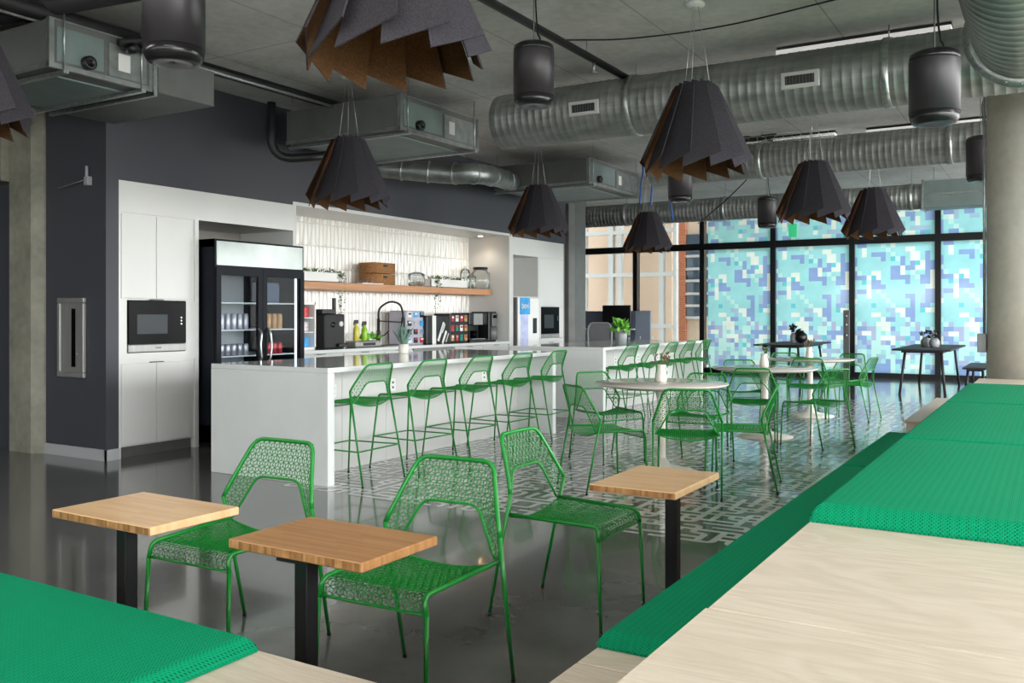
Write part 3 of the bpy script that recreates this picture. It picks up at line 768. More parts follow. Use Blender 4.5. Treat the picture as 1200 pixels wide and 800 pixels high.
# faucet
fx, fy = -7.72, onctr(443.5, -7.72)
t = empty('kitchen_faucet', 'tall matte black spring-neck faucet rising behind the sink', 'faucet', (fx, fy, WZ))
MB().lathe([(.026,0),(.026,.2),(.02,.21),(.02,.36)],16).build('body', 'blackmatte', t)
b = MB(); b.tube(fillet([(0,0,.34),(0,0,.50),(.1,.12,.60),(.17,.26,.56),(.18,.30,.42),(.18,.30,.34)], .12, 8), .014, 10); b.build('neck', 'blackmatte', t)
MB().tube([(0,0,.33),(.18,.30,.31)], .008).build('support_arm', 'blackmatte', t); MB().lathe([(.018,.24),(.026,.26),(.026,.36),(.016,.38)],14,(.18,.30,0)).build('spray_head', 'blackmatte', t)
MB().tube([(0,.02,.12),(.03,.09,.14),(.05,.15,.19)], .009).build('lever', 'blackmatte', t)
t = empty('sink_bowl', 'dark stainless sink let into the white worktop', 'sink', (-7.66, fy+.12, WZ)); b = MB(); 
b.span(-.2,.2,-.3,.3,.0005,.004); b.build('rim', 'steel', t); MB().span(-.17,.17,-.27,.27,.0045,.006).build('basin', 'toe', t)
# pod rack
def podrack(name, label, px0, px1, X, h, shell, colors, depth=.3, nc=3, nr=4):
    ya, yb = onctr(px0, X), onctr(px1, X); w = yb-ya
    t = empty(name, label, 'pod rack', (X-depth/2, (ya+yb)/2, WZ))
    MB().box((0,0,h/2),(depth,w,h),0,None,.01).build('shell', shell, t)
    rnd = random.Random(4)
    for r_ in range(nr):
        for c_ in range(nc):
            b = MB(); b.box((depth/2+.004, -w/2+w*(c_+.5)/nc, h*(r_+.5)/nr), (.008, w/nc*.62, h/nr*.62), rnd.randrange(len(colors)))
            b.box((depth/2+.01, -w/2+w*(c_+.5)/nc, h*(r_+.62)/nr), (.006, w/nc*.4, h/nr*.2), rnd.randrange(len(colors))); b.build('pod_slot', colors, t)
podrack('pod_rack', 'lavender rack of drink pods in four rows behind the agave', 476, 497.5, -7.62, .47, 'lavender', ['black','whiteplain','bevblue','red','silvercan'])
# hot drinks machine with slanted logo
ya, yb = onctr(500.5,-7.55), onctr(527,-7.55)
t = empty('hot_drinks_machine', 'wide black hot-drinks machine with a white slanted logo on the worktop', 'coffee machine', (-7.72, (ya+yb)/2, WZ)); w = yb-ya
MB().box((0,0,.2),(.34,w,.40),0,None,.012).build('housing', 'black', t)
MB().span(.17,.174,-w/2+.22*w,-w/2+.38*w,0,.40).build('white_stripe', 'whiteplain', t)
b = MB()
rot = Matrix.Rotation(-.5, 3, 'X')
b.box((.173, .1*w, .17), (.006,.045,.3), 0, rot); b.box((.173, .2*w, .22), (.006,.04,.14), 0, rot); b.box((.173, .25*w, .09), (.006,.04,.2), 0, rot); b.box((.173,.38*w,.08),(.006,.015,.14),0,rot)
b.build('slanted_logo', 'whiteplain', t)
podrack('sachet_dispenser', 'black dispenser with three rows of coloured sachets between the hot-drinks machine and the brewer', 527.5, 548, -7.57, .43, 'black', ['red','orange','whiteplain','greencan','red','silvercan'], .3, 4, 3)
ya, yb = onctr(550,-7.55), onctr(571,-7.55); w = yb-ya
t = empty('pod_brewer', 'black pod brewer with a steel front plate on the worktop', 'coffee machine', (-7.72, (ya+yb)/2, WZ))
b = MB(); b.box((-.08,0,.22),(.18,w,.44),0,None,.01); b.box((.09,0,.35),(.16,w,.18),0,None,.01); b.box((.09,0,.02),(.18,w,.04)); b.build('housing', 'black', t)
MB().span(.171,.177,-w*.28,w*.22,.26,.43).build('front_plate', 'steel', t); MB().lathe([(.05,.045),(.055,.17)],14,(.1,-.03,0)).build('spout_guard', 'blackglass', t); MB().span(.0,.185,-w*.4,w*.35,.04,.05).build('drip_grille', 'strut', t)
ya, yb = onctr(573,-7.55), 12.06; w = yb-ya
t = empty('ice_dispenser', 'grey and black ice and water dispenser at the right end of the worktop', 'dispenser', (-7.72, (ya+yb)/2, WZ))
MB().box((0,0,.23),(.34,w,.46),0,None,.012).build('housing', 'black', t); MB().box((.18,.03,.33),(.03,w*.7,.2),0,None,.01).build('front_shell', 'galvmatte', t)
MB().span(.19,.2,-w*.15,w*.3,.36,.41).build('display', 'blackglass', t); MB().lathe([(0,0.02),(.1,.02),(.1,.22),(0,.22)],16,(.12,.03,0)).build('dispensing_bay', 'galvmatte', t)

# ================================================================== ISLANDS
def island(label, y0, y1, x0, x1):
    t = empty('kitchen_island', label, 'island', ((x0+x1)/2, (y0+y1)/2, 0), group=None)
    rel(MB().span(x0, x1, y0+.001, y1-.001, .872, .912, 0, .003), 'worktop', 'white', t)
    rel(MB().span(x0, x1, y0, y0+.075, 0, .871, 0, .003), 'end_panel', 'white', t); rel(MB().span(x0, x1, y1-.075, y1, 0, .871, 0, .003), 'end_panel', 'white', t)
    xb = x1-.45
    n = max(3, int(round((y1-y0-.15)/.62))); w = (y1-y0-.15)/n
    for k in range(n): rel(MB().span(x0+.03, xb, y0+.075+k*w+.002, y0+.075+(k+1)*w-.002, .0, .871), 'front_panel', 'whitelam', t)
    for fy in (.55, 1.35, 2.15, 2.9):
        yy = y0+fy
        if yy < y1-.2:
            s = rel(MB().span(xb, xb+.006, yy-.04, yy+.04, .62, .735, 0, .002), 'outlet', 'whiteplain', t)
            MB().span(xb+.006, xb+.008, yy-.012, yy+.012, .69, .71).build('socket', 'toe', s); MB().span(xb+.006, xb+.008, yy-.012, yy+.012, .645, .665).build('socket', 'toe', s)
    return t
island('long white island nearest the camera with a waterfall end panel', 5.18, 8.87, -6.08, -4.77)
island('white island farther back, its stools lined up along the glass end', 10.25, 14.0, -6.2, -4.84)
# agave in a white pot on the island
t = empty('potted_agave', 'grey-green agave in a white pot on the back edge of the near island', 'plant', (-5.9, atx(473,400,-5.9)[1], .913))
MB().lathe([(0,0),(.045,0),(.052,.01),(.055,.1),(.05,.1),(.045,.09),(0,.09)],20).build('pot', 'ceramic', t)
b = MB(); rnd = random.Random(8)
for k in range(18):
    a = k*2.4; tilt = .15+.5*(k/18); ln = .2*(1-.3*k/18)+.06; w = .019
    prev = None
    for j in range(5):
        u = j/4; r = .01+ln*math.sin(tilt)*u*(1+.25*u); z = .08+ln*math.cos(tilt)*u; ww = w*(1-u**2)*(1.0 if j else .8)+.0008
        p = Vector((r*math.cos(a), r*math.sin(a), z)); s = Vector((-math.sin(a), math.cos(a), 0))*ww; o = Vector((math.cos(a)*.006, math.sin(a)*.006, -.004))*(1-u)
        n0 = len(b.v); b.v += [p-s, p+o, p+s]
        if prev is not None:
            b.face([prev, prev+1, n0+1, n0]); b.face([prev+1, prev+2, n0+2, n0+1])
        prev = n0
b.build('leaves', 'aloe', t)
# small plant on far island
pp = at(728, 403, .913)
t = empty('potted_plant', 'small bright green plant in a glass pot on the farther island', 'plant', (pp[0], pp[1], .913))
MB().lathe([(0,0),(.07,0),(.09,.2),(.08,.2),(.07,.02),(0,.02)],16).build('pot', 'chairgrey', t)
b = MB(); leaves(b, (0,0,.16), (.06,.06,.14), 60, .13, seed=2); b.build('leaves', 'lime', t)

# ================================================================== GREEN WIRE CHAIRS
def inside(p, poly):
    x, y = p; c = False; n = len(poly)
    for i in range(n):
        x1, y1 = poly[i]; x2, y2 = poly[(i+1) % n]
        if (y1 > y) != (y2 > y) and x < (x2-x1)*(y-y1)/(y2-y1)+x1: c = not c
    return c
def lattice(keep, fn, bb, a=.0168, r=.0019):
    """rhombille wire lattice in (u,v), clipped by keep(), mapped to space by fn()"""
    b = MB(); s3 = math.sqrt(3)
    def seg(p, q):
        kp, kq = keep(p), keep(q)
        if not kp and not kq: return
        if kp != kq:
            if kq: p, q = q, p
            lo, hi = 0, 1
            for _ in range(5):
                m = (lo+hi)/2
                if keep((p[0]+(q[0]-p[0])*m, p[1]+(q[1]-p[1])*m)): lo = m
                else: hi = m
            if lo < .08: return
            q = (p[0]+(q[0]-p[0])*lo, p[1]+(q[1]-p[1])*lo)
        A, B = Vector(fn(*p)), Vector(fn(*q)); d = B-A
        if d.length < 1e-5: return
        d.normalize(); e = d.orthogonal().normalized(); f = d.cross(e); n = len(b.v)
        for P in (A, B):
            for k in range(3):
                an = 2*PI*k/3; b.v.append(P+(e*math.cos(an)+f*math.sin(an))*r)
        for k in range(3): b.face([n+k, n+(k+1) % 3, n+3+(k+1) % 3, n+3+k])
    w = s3*a; h = 1.5*a
    j0, j1 = int(bb[2]/h)-2, int(bb[3]/h)+2; i0, i1 = int(bb[0]/w)-2, int(bb[1]/w)+2
    for j in range(j0, j1+1):
        for i in range(i0, i1+1):
            cx = i*w+(j % 2)*w/2; cy = j*h
            V_ = [(cx+a*math.sin(PI/3*k), cy+a*math.cos(PI/3*k)) for k in range(6)]
            for k in (0, 2, 4): seg((cx, cy), V_[k])
            seg(V_[0], V_[1]); seg(V_[1], V_[2]); seg(V_[2], V_[3])
    return b
def make_seat(name, label, cat, H, kink, top, hw_f, hw_r, yf, yr, yj, ytop, foot_f, foot_r, bar=False, inner=None, yk=None):
    """H seat height at the back joint"""
    root = empty(name, label, cat)
    R = .0088
    zf = H-.012                                                    # front corner height
    lipz = zf-.052
    jw = .226                                                       # half width at joint
    kw, kz = kink; tw, tz = top; yk = yk if yk is not None else yj-.015
    # seat surface
    Ls = yj-yf-.035
    def seat(u, v):
        if v < 0: v = 0
        y = yj-v if v < Ls else None
        q = max(0, 1-(u/.24)**2)
        if v <= Ls:
            t = v/Ls
            z = H+(zf-H)*t-.018*q*math.sin(PI*min(1, t*.9+.1))-.04*q*math.exp(-v/.06)
            y = yj-v+.02*q*math.exp(-v/.06)
        else:
            s = v-Ls; rr = .035
            if s < rr*1.35: an = s/rr; y = yf+.035-rr*math.sin(an); z = zf-rr*(1-math.cos(an))-.002*q
            else: an = 1.35; y = yf+.035-rr*math.sin(an)-(s-rr*1.35)*.15; z = zf-rr*(1-math.cos(an))-(s-rr*1.35)
        return (u, y, z)
    Lt = Ls+.035*1.35+.028
    poly = [(-jw+.008, -.002), (jw-.008, -.002), (hw_f, Ls), (hw_f-.002, Lt), (-hw_f+.002, Lt), (-hw_f, Ls)]
    lattice(lambda p: inside(p, poly), seat, (-.25, .25, 0, Lt)).build('seat', 'green_wire', root)
    # rim: side rails + rear edge + lip rod
    b = MB()
    for s in (-1, 1):
        b.tube(fillet([(s*(hw_f+.012), yf-.004, lipz-.01), (s*hw_f, yf, zf+.002), (s*jw, yj+.008, H)], .05, 7), R, 8)
    rear = [seat(-jw+.008+(2*jw-.016)*k/12, 0) for k in range(13)]; b.tube(rear, .0045, 6)
    lp = [seat(-hw_f+(2*hw_f)*k/8, Lt) for k in range(9)]; lp[0] = (-hw_f-.01, yf-.003, lp[0][2]); lp[-1] = (hw_f+.01, yf-.003, lp[-1][2]); b.tube(lp, .0055, 6)
    b.build('seat_frame', 'green', root)
    zl = lipz-.005
    for s in (-1, 1):
        lg = MB().tube([(s*foot_f[0], foot_f[1], .012), (s*(hw_f+.012), yf-.004, zl)], [R*.82, R], 8).build('leg', 'green', root)
        MB().tube([(s*foot_f[0], foot_f[1], 0), (s*foot_f[0], foot_f[1], .014)], R*.95, 8).build('foot_cap', 'blackrub', lg)
        lg = MB().tube([(s*foot_r[0], foot_r[1], .012), (s*kw, yk, kz-.004)], [R*.82, R], 8).build('leg', 'green', root)
        MB().tube([(s*foot_r[0], foot_r[1], 0), (s*foot_r[0], foot_r[1]-.001, .014)], R*.95, 8).build('foot_cap', 'blackrub', lg)
    # backrest
    def back(u, z):
        t = max(0, (z-H)/(tz-H)); yl = yj+.010+(ytop-yj-.010)*t
        k_ = (z-H)/(kz-H) if z < kz else (tz-z)/(tz-kz); k_ = max(0, k_)
        off = (yk-(yj+.010+(ytop-yj-.010)*(kz-H)/(tz-H)))*k_
        xi = (jw-.012)+(inner[0]-jw+.012)*min(1, max(0, (z-H)/(inner[1]-H)))
        xo = jw+(kw-jw)*(z-H)/(kz-H) if z < kz else kw+(tw-kw)*(z-kz)/(tz-kz)
        q = min(1, max(0, (abs(u)-xi)/max(.004, xo-xi)))
        return (u, yl+off*q+.02*(1-(u/.25)**2)*t*t, z)
    iw, iz = inner
    outer = [(-jw, H), (jw, H), (kw, kz), (tw, tz), (-tw, tz), (-kw, kz)]
    # gap: from the joint up to the inner opening and down
    gap = [(-jw+.012, H-.03), (jw-.012, H-.03), (jw-.012, H+.005), (iw, iz), (-iw, iz), (-jw+.012, H+.005)]
    lattice(lambda p: inside(p, outer) and not inside(p, gap), back, (-.27, .27, H, tz)).build('backrest', 'green_wire', root)
    b = MB()
    def lin(p, q, n=8): return [(p[0]+(q[0]-p[0])*k/n, p[1]+(q[1]-p[1])*k/n) for k in range(n)]
    def roundpoly(pts, r):
        f = fillet([Vector((x, 0, z)) for x, z in pts], r, 6); out = []
        for i in range(len(f)-1):
            n = 6 if (f[i+1]-f[i]).length > .1 else 1
            for k in range(n): q = f[i].lerp(f[i+1], k/n); out.append((q.x, q.z))
        out.append((f[-1].x, f[-1].z)); return out
    b.tube([back(x, z) for x, z in roundpoly([(-kw, kz-.006), (-tw, tz), (tw, tz), (kw, kz-.006)], .045)], R, 8)
    b.tube([back(x, z) for x, z in roundpoly([(-jw+.012, H+.006), (-iw, iz), (iw, iz), (jw-.012, H+.006)], .04)], .0058, 8)
    b.build('back_frame', 'green', root)
    if bar:
        b = MB(); zb = .27
        def lp_(f, t, z0, z1, zq): k = (zq-z0)/(z1-z0); return f[0]*(1-k)+t[0]*k, f[1]*(1-k)+t[1]*k
        fx_, fy_ = lp_(foot_f, (hw_f+.012, yf-.004), 0, zl, zb); rx, ry = lp_(foot_r, (kw, yk), 0, kz, zb)
        b.tube([(-fx_, fy_, zb), (fx_, fy_, zb)], .006, 6)
        b.tube([(-rx, ry, zb), (rx, ry, zb)], .006, 6)
        for s in (-1, 1): b.tube([(s*fx_, fy_, zb), (s*rx, ry, zb)], .006, 6)
        b.build('footrest', 'green', root)
    return root
chair0 = make_seat('wire_chair', 'x', 'chair', .452, (.248, .55), (.162, .785), .205, .225, -.245, .265, .17, .25, (.226, -.265), (.24, .268), inner=(.118, .632))
stool0 = make_seat('counter_stool', 'x', 'bar stool', .645, (.25, .735), (.168, .935), .2, .225, -.215, .25, .16, .235, (.25, -.275), (.272, .285), True, inner=(.118, .795))
def face(fx, fy): return math.atan2(fx, -fy)
def place(root, first, x, y, rz, label, group):
    o = root if first else tree_copy(root)
    o.location = (x, y, 0); o.rotation_euler = (0, 0, rz); o['label'] = label
    if group: o['group'] = group
    return o
g1 = 'green wire chairs at the small square tables'
chairs = [
 (-2.795, 2.515, face(.03,-1), 'green wire mesh chair tucked behind the left pale square table', g1),
 (-1.897, 2.50, face(.035,-1), 'green wire mesh chair behind the caramel square table, nearest the camera', g1),
 (-1.857, 3.575, face(1,.0), 'green wire mesh chair facing right beside the square table at the green bench', g1),
]
g2 = 'green wire chairs around the near round table'
chairs += [
 (-2.98, 6.30, face(.58,.81), 'green wire chair at the left of the near round table, turned away right', g2),
 (-3.50, 7.50, face(.87,-.5), 'green wire chair at the near round table, its back to the islands', g2),
 (-2.345, 6.43, face(-.34,.94), 'green wire chair seen from behind, nearest side of the near round table', g2),
 (-2.06, 6.88, face(-.98,-.2), 'green wire chair seen side-on at the right of the near round table', g2),
 (-2.70, 7.70, face(.05,-1), 'green wire chair mostly hidden behind the near round table, top bar showing', g2),
]
g3 = 'green wire chairs around the middle round table'
chairs += [
 (-2.66, 9.22, face(-.27,.96), 'green wire chair seen from behind, nearest side of the middle round table', g3),
 (-2.05, 9.36, face(-.88,.45), 'green wire chair at the right of the middle round table', g3),
 (-3.10, 10.35, face(.45,-.89), 'green wire chair on the far left side of the middle round table', g3),
]
g4 = 'green wire chairs around the farthest round table'
chairs += [
 (-2.66, 11.62, face(-.25,.97), 'green wire chair on the camera side of the farthest round table', g4),
 (-2.19, 12.06, face(-.98,.15), 'rightmost green wire chair, side-on at the farthest round table', g4),
 (-2.45, 12.80, face(-.3,-.95), 'green wire chair on the far right side of the farthest round table', g4),
 (-3.15, 12.65, face(.45,-.9), 'green wire chair on the far left side of the farthest round table', g4),
]
for i, (x, y, rz, lb, g) in enumerate(chairs[1:]): place(chair0, False, x, y, rz, lb, g)
place(chair0, True, *chairs[0])
ordn = ['nearest the camera', 'second', 'third', 'fourth', 'fifth and farthest']
jobs = []
for i in range(5):
    jobs.append((-4.80, 5.535+.755*i, face(-1, (-.04,.03,0,.02,-.03)[i]), 'green wire counter stool, %s of the five along the near island' % ordn[i], 'green counter stools along the near island'))
for i in range(5):
    jobs.append((-4.86, 10.68+.72*i, face(-1, (.02,-.03,.02,0,.03)[i]), 'green wire counter stool, %s of the five along the farther island' % ordn[i], 'green counter stools along the farther island'))
for j in jobs[1:]: place(stool0, False, *j)
place(stool0, True, *jobs[0])

# ================================================================== TABLES
def square_table(label, cx, cy, sx, sy, px, py, top_m, edge_m, zt=.65):
    t = empty('cafe_table', label, 'table', (px, py, 0), group='small square tables by the benches')
    b = MB(); th = .028
    b.box((0,0,0), (sx, sy, th), 0, None, .003)
    for i, p in enumerate(b.f):
        zs = [b.v[k].z for k in p]
        ys_ = [b.v[k].y for k in p]
        if max(zs)-min(zs) > .01 and max(ys_)-min(ys_) < .01: b.m[i] = 1
    top = b.build('tabletop', [top_m, edge_m], t, (cx-px, cy-py, zt-th/2))
    MB().box((0,0,(zt-th)/2+.006), (.05,.05,zt-th-.012), 0, None, .003).build('pole', 'black', t)
    b = MB(); b.box((0,0,zt-th-.005), (.12,.12,.008)); b.build('mounting_plate', 'black', t)
    MB().box((-.02,.07 if py > 3 else 0,.006), (.44,.44,.012), 0, None, .002).build('base_plate', 'black', t)
square_table('pale bamboo square table at the far left, on a black post', -2.70, 2.02, .52, .365, -2.70, 1.945, 'bamboo', 'bamboo_edge')
square_table('darker caramel square table in the middle foreground, on a black post', -1.86, 2.045, .52, .35, -1.86, 1.93, 'bamboo_dark', 'bamboo_edge')
square_table('pale bamboo square table beside the long green bench, on a black post', -1.40, 3.475, .36, .52, -1.335, 3.49, 'bamboo', 'bamboo_edge')
def round_table(label, x, y, lbl2, seed, plant):
    t = empty('round_table', label, 'table', (x, y, 0), group='round white pedestal tables')
    MB().lathe([(0,.718),(.50,.72),(.545,.733),(.56,.745),(.555,.75),(0,.75)], 64).build('tabletop', 'beige', t)
    MB().lathe([(.045,.02),(.037,.1),(.036,.6),(.06,.70),(.12,.718)], 24).build('pedestal', 'ceramic', t)
    MB().lathe([(0,0),(.30,0),(.30,.008),(.2,.03),(.08,.055),(.04,.12)], 48).build('base', 'ceramic', t)
    v = empty('flower_jug', lbl2, 'vase', (x-.02, y+.05, .751), group='white jugs on the round tables'); v.scale = (.78,.78,.78)
    MB().lathe([(0,.0),(.055,0),(.062,.03),(.058,.08),(.045,.13),(.043,.16),(.05,.19),(.046,.19),(.038,.16),(.038,.13),(.05,.08),(.05,.02),(0,.01)], 24).build('jug', 'ceramic', v)
    MB().tube([(.043,0,.17),(.065,0,.15),(.062,0,.12)], .006, 6).build('jug_handle', 'ceramic', v)
    b = MB(); rnd = random.Random(seed)
    for k in range(9):
        a = rnd.uniform(0, 2*PI); e = rnd.uniform(.03, .09); h = rnd.uniform(.2, .3)
        p = (e*math.cos(a), e*math.sin(a), h); b.tube([(0,0,.1), (e*.4*math.cos(a), e*.4*math.sin(a), .2), p], .0025, 4)
        leaves(b, p, (.012,.012,.01), 5, .05, seed=seed*10+k)
    b.build('dried_sprigs', plant, v)
round_table('nearest of the three round white tables, four chairs pulled close', -2.84, 7.16, 'white jug with dried sprigs on the nearest round table', 3, 'dried')
round_table('middle one of the three round white tables', -2.69, 9.78, 'white jug with green sprigs on the middle round table', 4, 'leaf')
round_table('farthest of the three round white tables, toward the mosaic glass', -2.74, 12.12, 'white jug with pale sprigs on the farthest round table', 6, 'dried')
def long_table(label, x0, x1, y0, y1, grp, zt=.76, name='trestle_table', cat='table'):
    t = empty(name, label, cat, ((x0+x1)/2, (y0+y1)/2, 0), group=grp); w, l = (x1-x0)/2, (y1-y0)/2
    b = MB(); b.box((0,0,zt-.015), (2*w, 2*l, .03), 0, None, .004); b.build('tabletop' if zt > .6 else 'seat', 'blackmatte', t)
    MB().box((0,0,zt-.05), (2*w*.72, 2*l-.3, .03)).build('under_rail', 'blackmatte', t)
    for sx in (-1, 1):
        for sy in (-1, 1): MB().tube([(sx*w*.78, sy*(l-.18), 0), (sx*w*.62, sy*(l-.3), zt-.03)], .022, 8).build('leg', 'blackmatte', t)
long_table('dark slate long table by the mosaic window, left of the concrete column', -2.3, -1.42, 16.0, 18.9, 'dark tables by the mosaic window')
long_table('dark slate long table by the mosaic window behind the round tables', -4.95, -4.0, 17.2, 19.6, 'dark tables by the mosaic window')
long_table('low dark bench by the window, half hidden by the concrete column', -1.30, -.95, 16.6, 18.4, None, .45, 'window_bench', 'bench')
def small_pot(name, label, loc, pm, r, h, leaf, seed, cat):
    t = empty(name, label, cat, loc)
    MB().lathe([(0,0),(r*.7,0),(r,h*.35),(r*.95,h*.7),(r*.5,h),(r*.4,h)],16).build('pot', pm, t)
    b = MB(); leaves(b, (0,0,h*.9), (r*.6,r*.6,h*.7), 26, h*.55, seed=seed); b.build('leaves', leaf, t)
for (px, z, tb, seed, lb) in ((1085, .761, 17.4, 1, 'left one of two small pots on the right-hand slate table'), (1095, .761, 17.2, 2, 'right one of two small pots on the right-hand slate table')):
    p = aty(px, 400, tb); small_pot('plant_pot', 'grey pot with dark leaves, '+lb, (p[0], tb, z), 'chairgrey', .09, .16, 'blackmatte', seed, 'plant')
p = aty(930, 400, 18.4); small_pot('plant_pot', 'small grey pot with a tall dark leaf on the left slate table', (p[0], 18.4, .761), 'chairgrey', .07, .2, 'blackmatte', 5, 'plant')
p = aty(939, 400, 18.4); t = empty('round_vase', 'round black vase on the left slate table beside the pot', 'vase', (p[0], 18.4, .761)); MB().lathe([(0,0),(.07,.01),(.12,.08),(.11,.17),(.05,.22),(.04,.24)],20).build('vase_body', 'black', t); MB().lathe([(.04,.236),(.05,.245),(.04,.25)],20).build('rim', 'blackmatte', t)

# ================================================================== BENCHES
ZL, ZU = .43, .80
LX, UX = -1.05, -.533
LY = 1.70
def platform(name, label, boxes):
    b = MB()
    for (x0,x1,y0,y1,z0,z1) in boxes: b.span(x0,x1,y0,y1,z0,z1)
    return b
def deck(label, x0, x1, y0, y1, z, par_label=None, th=.02):
    t = empty('plywood_bench', label, 'bench', ((x0+x1)/2, (y0+y1)/2, 0))
    return t
# low step: L shape, made of lift-off plywood boxes
def ply_box(label, x0, x1, y0, y1, z, z0=0., group=None, front=True):
    t = empty('plywood_bench', label, 'bench', ((x0+x1)/2, (y0+y1)/2, z0), group=group); w, l = (x1-x0), (y1-y0)
    b = MB(); b.box((0,0,z-z0-.01), (w-.003, l-.003, .02), 0, None, .002)
    for i, p in enumerate(b.f):
        zs = [b.v[k].z for k in p]
        if max(zs)-min(zs) > .01: b.m[i] = 1
    b.build('bench_top', ['ply', 'ply_edge'], t)
    MB().box((0,0,(z-z0-.022)/2+.0), (w-.03, l-.03, z-z0-.024)).build('bench_base', 'ply', t)
    return t
ply_box('low plywood bench along the bottom left edge, under a green cushion', -4.6, -1.32, .55, LY, ZL)
ply_box('near end section of the low plywood step, bare wood at the bottom edge', LX, UX-.004, .55, 2.06, ZL)
ply_box('long low plywood step carrying the lower green cushions', LX, UX-.004, 2.063, 7.05, ZL)
ply_box('low plywood box past the end of the lower green cushions', LX, UX-.004, 7.95, 10.3, ZL+.03)
ply_box('high plywood platform section in the bottom right corner, nearest the camera', UX, 1.4, -.6, 1.5495, ZU, 0)
e = at(945, 612, ZU)[1]
ply_box('high plywood platform section with knots, before the first upper green cushion', UX+.004, 1.4, 1.5505, e, ZU)
ply_box('high plywood platform running under the upper green cushions to the column', UX+.004, 1.4, e+.003, 8.32, ZU)
def cushion(label, x0, x1, y0, y1, z, th, group):
    t = empty('bench_cushion', label, 'cushion', ((x0+x1)/2, (y0+y1)/2, z), group=group); w, l = (x1-x0)/2, (y1-y0)/2
    nx, ny = 24, 24; b = MB(); r = th*.5; e_ = .035
    def prof(u, h):       # edge rounding distance -> height factor
        d = h-abs(u)
        return 1-(1-min(1, d/e_))**2.4
    us = sorted(set([-w, w]+[-w+e_*k/6 for k in range(1,7)]+[w-e_*k/6 for k in range(1,7)]+[-w+e_+(2*w-2*e_)*k/8 for k in range(1,8)]))
    vs = sorted(set([-l, l]+[-l+e_*k/6 for k in range(1,7)]+[l-e_*k/6 for k in range(1,7)]+[-l+e_+(2*l-2*e_)*k/8 for k in range(1,8)]))
    n0 = 0
    for v in vs:
        for u in us:
            f = min(prof(u, w), prof(v, l)); crown = .006*(1-(u/w)**4)*(1-(v/l)**4)
            b.v.append(Vector((u, v, .008+(th-.008)*f+crown)))
    W = len(us)
    for j in range(len(vs)-1):
        for i in range(W-1): b.face([j*W+i, j*W+i+1, (j+1)*W+i+1, (j+1)*W+i], 0, True)
    b.build('cushion_cover', 'cushion', t)
    MB().span(-w+.002, w-.002, -l+.002, l-.002, .001, .0095).build('cushion_base', 'cushion', t)
gu, gl = 'green cushions on the upper platform', 'green cushions on the low step'
seams = [e+.004, at(1058,512,ZU+.05)[1], at(1110,470,ZU+.05)[1], 7.0]
for k, lb in enumerate(('nearest upper green bench cushion, right behind the knotted plywood', 'middle upper green bench cushion between two seams', 'farthest upper green bench cushion, before the concrete column')):
    cushion(lb, UX+.006, 1.38, seams[k], seams[k+1]-.006, ZU, .05, gu)
ls = [2.20*.99, at(995,546,ZL+.04)[1], 7.02]
for k, lb in enumerate(('near lower green bench cushion along the edge of the aisle', 'far lower green bench cushion, ending in a slanted tip')):
    cushion(lb, LX+.0, UX-.006, ls[k], ls[k+1]-.006, ZL, .045, gl)
cushion('large green bench cushion in the bottom left corner of the picture', -4.5, -1.80, .6, LY-.01, ZL, .045, None)

# ================================================================== CEILING SERVICES
def duct_x(name, label, y, z, r, x0, x1, step=.075):
    t = empty(name, label, 'duct', ((x0+x1)/2, y, z)); L_ = x1-x0
    b = MB(); prof = []; n = int(L_/step)
    for k in range(n):
        xx = -L_/2+k*step; prof += [(r, xx), (r, xx+step*.78), (r+.0035, xx+step*.86), (r+.0035, xx+step*.93)]
    prof.append((r, L_/2)); b.lathe(prof, 40, axis='x'); b.build('duct_shell', 'spiral', t)
    return t
def strap(t, dx, r, zc, top):
    """band round the duct with two rods up to the slab"""
    b = MB(); b.lathe([(r+.011,-.03),(r+.013,-.03),(r+.013,.03),(r+.011,.03)], 36, (dx,0,0), axis='x'); b.build('hanger_strap', 'strut', t)
    MB().tube([(dx,-.0,r+.01),(dx,0,top-zc)], .006, 6).build('hanger_rod', 'strut', t)
def grille(t, dx, a, r, w=.30, h=.13):
    """supply register on the duct side facing the camera"""
    g = MB(); rot = Matrix.Rotation(a, 3, 'X'); c = rot @ Vector((0, -r-.012, 0)); c.x = dx
    g.box(c, (w, .03, h), 0, rot, .004); o = g.build('register', 'whitelam', t)
    c2 = rot @ Vector((0, -r-.029, 0)); c2.x = dx; b = MB(); b.box(c2, (w-.07, .004, h-.06), 0, rot); b.build('register_opening', 'black', o)
    b = MB()
    for k in range(9): 
        c3 = rot @ Vector((0, -r-.032, 0)); c3.x = dx-(w-.09)/2+(w-.09)*k/8; b.box(c3, (.004,.004,h-.06), 0, rot)
    b.build('register_bars', 'toe', o)
D1Y, D1Z, D1R = 7.66, 3.24, .265
d1 = duct_x('spiral_duct', 'big spiral air duct crossing the room nearest the camera, with two registers', D1Y, D1Z, D1R, -4.72, 1.2)
cx1 = (-4.72+1.2)/2
for px, py in ((735, 110), (1037, 80)): strap(d1, aty(px, py, D1Y-.2)[0]-cx1, D1R, D1Z, ZC)
grille(d1, aty(685,126,D1Y-.26)[0]-cx1, .1, D1R); grille(d1, aty(938,87,D1Y-.26)[0]-cx1, .1, D1R)
D2Y, D2Z, D2R = 11.3, 3.26, .22
d2 = duct_x('spiral_duct', 'second spiral air duct, between the near duct and the window wall', D2Y, D2Z, D2R, -4.6, 1.0, .07)
for px in (893, 1114): strap(d2, aty(px, 160, D2Y)[0]-(-1.8), D2R, D2Z, ZC)
D3Y, D3Z, D3R = 15.4, 3.18, .2
d3 = duct_x('spiral_duct', 'dark spiral air duct running along the top of the window wall', D3Y, D3Z, D3R, -9.4, -1.75, .07)
for px in (735, 850, 1068): strap(d3, aty(px, 240, D3Y)[0]-(-5.575), D3R, D3Z, ZC)
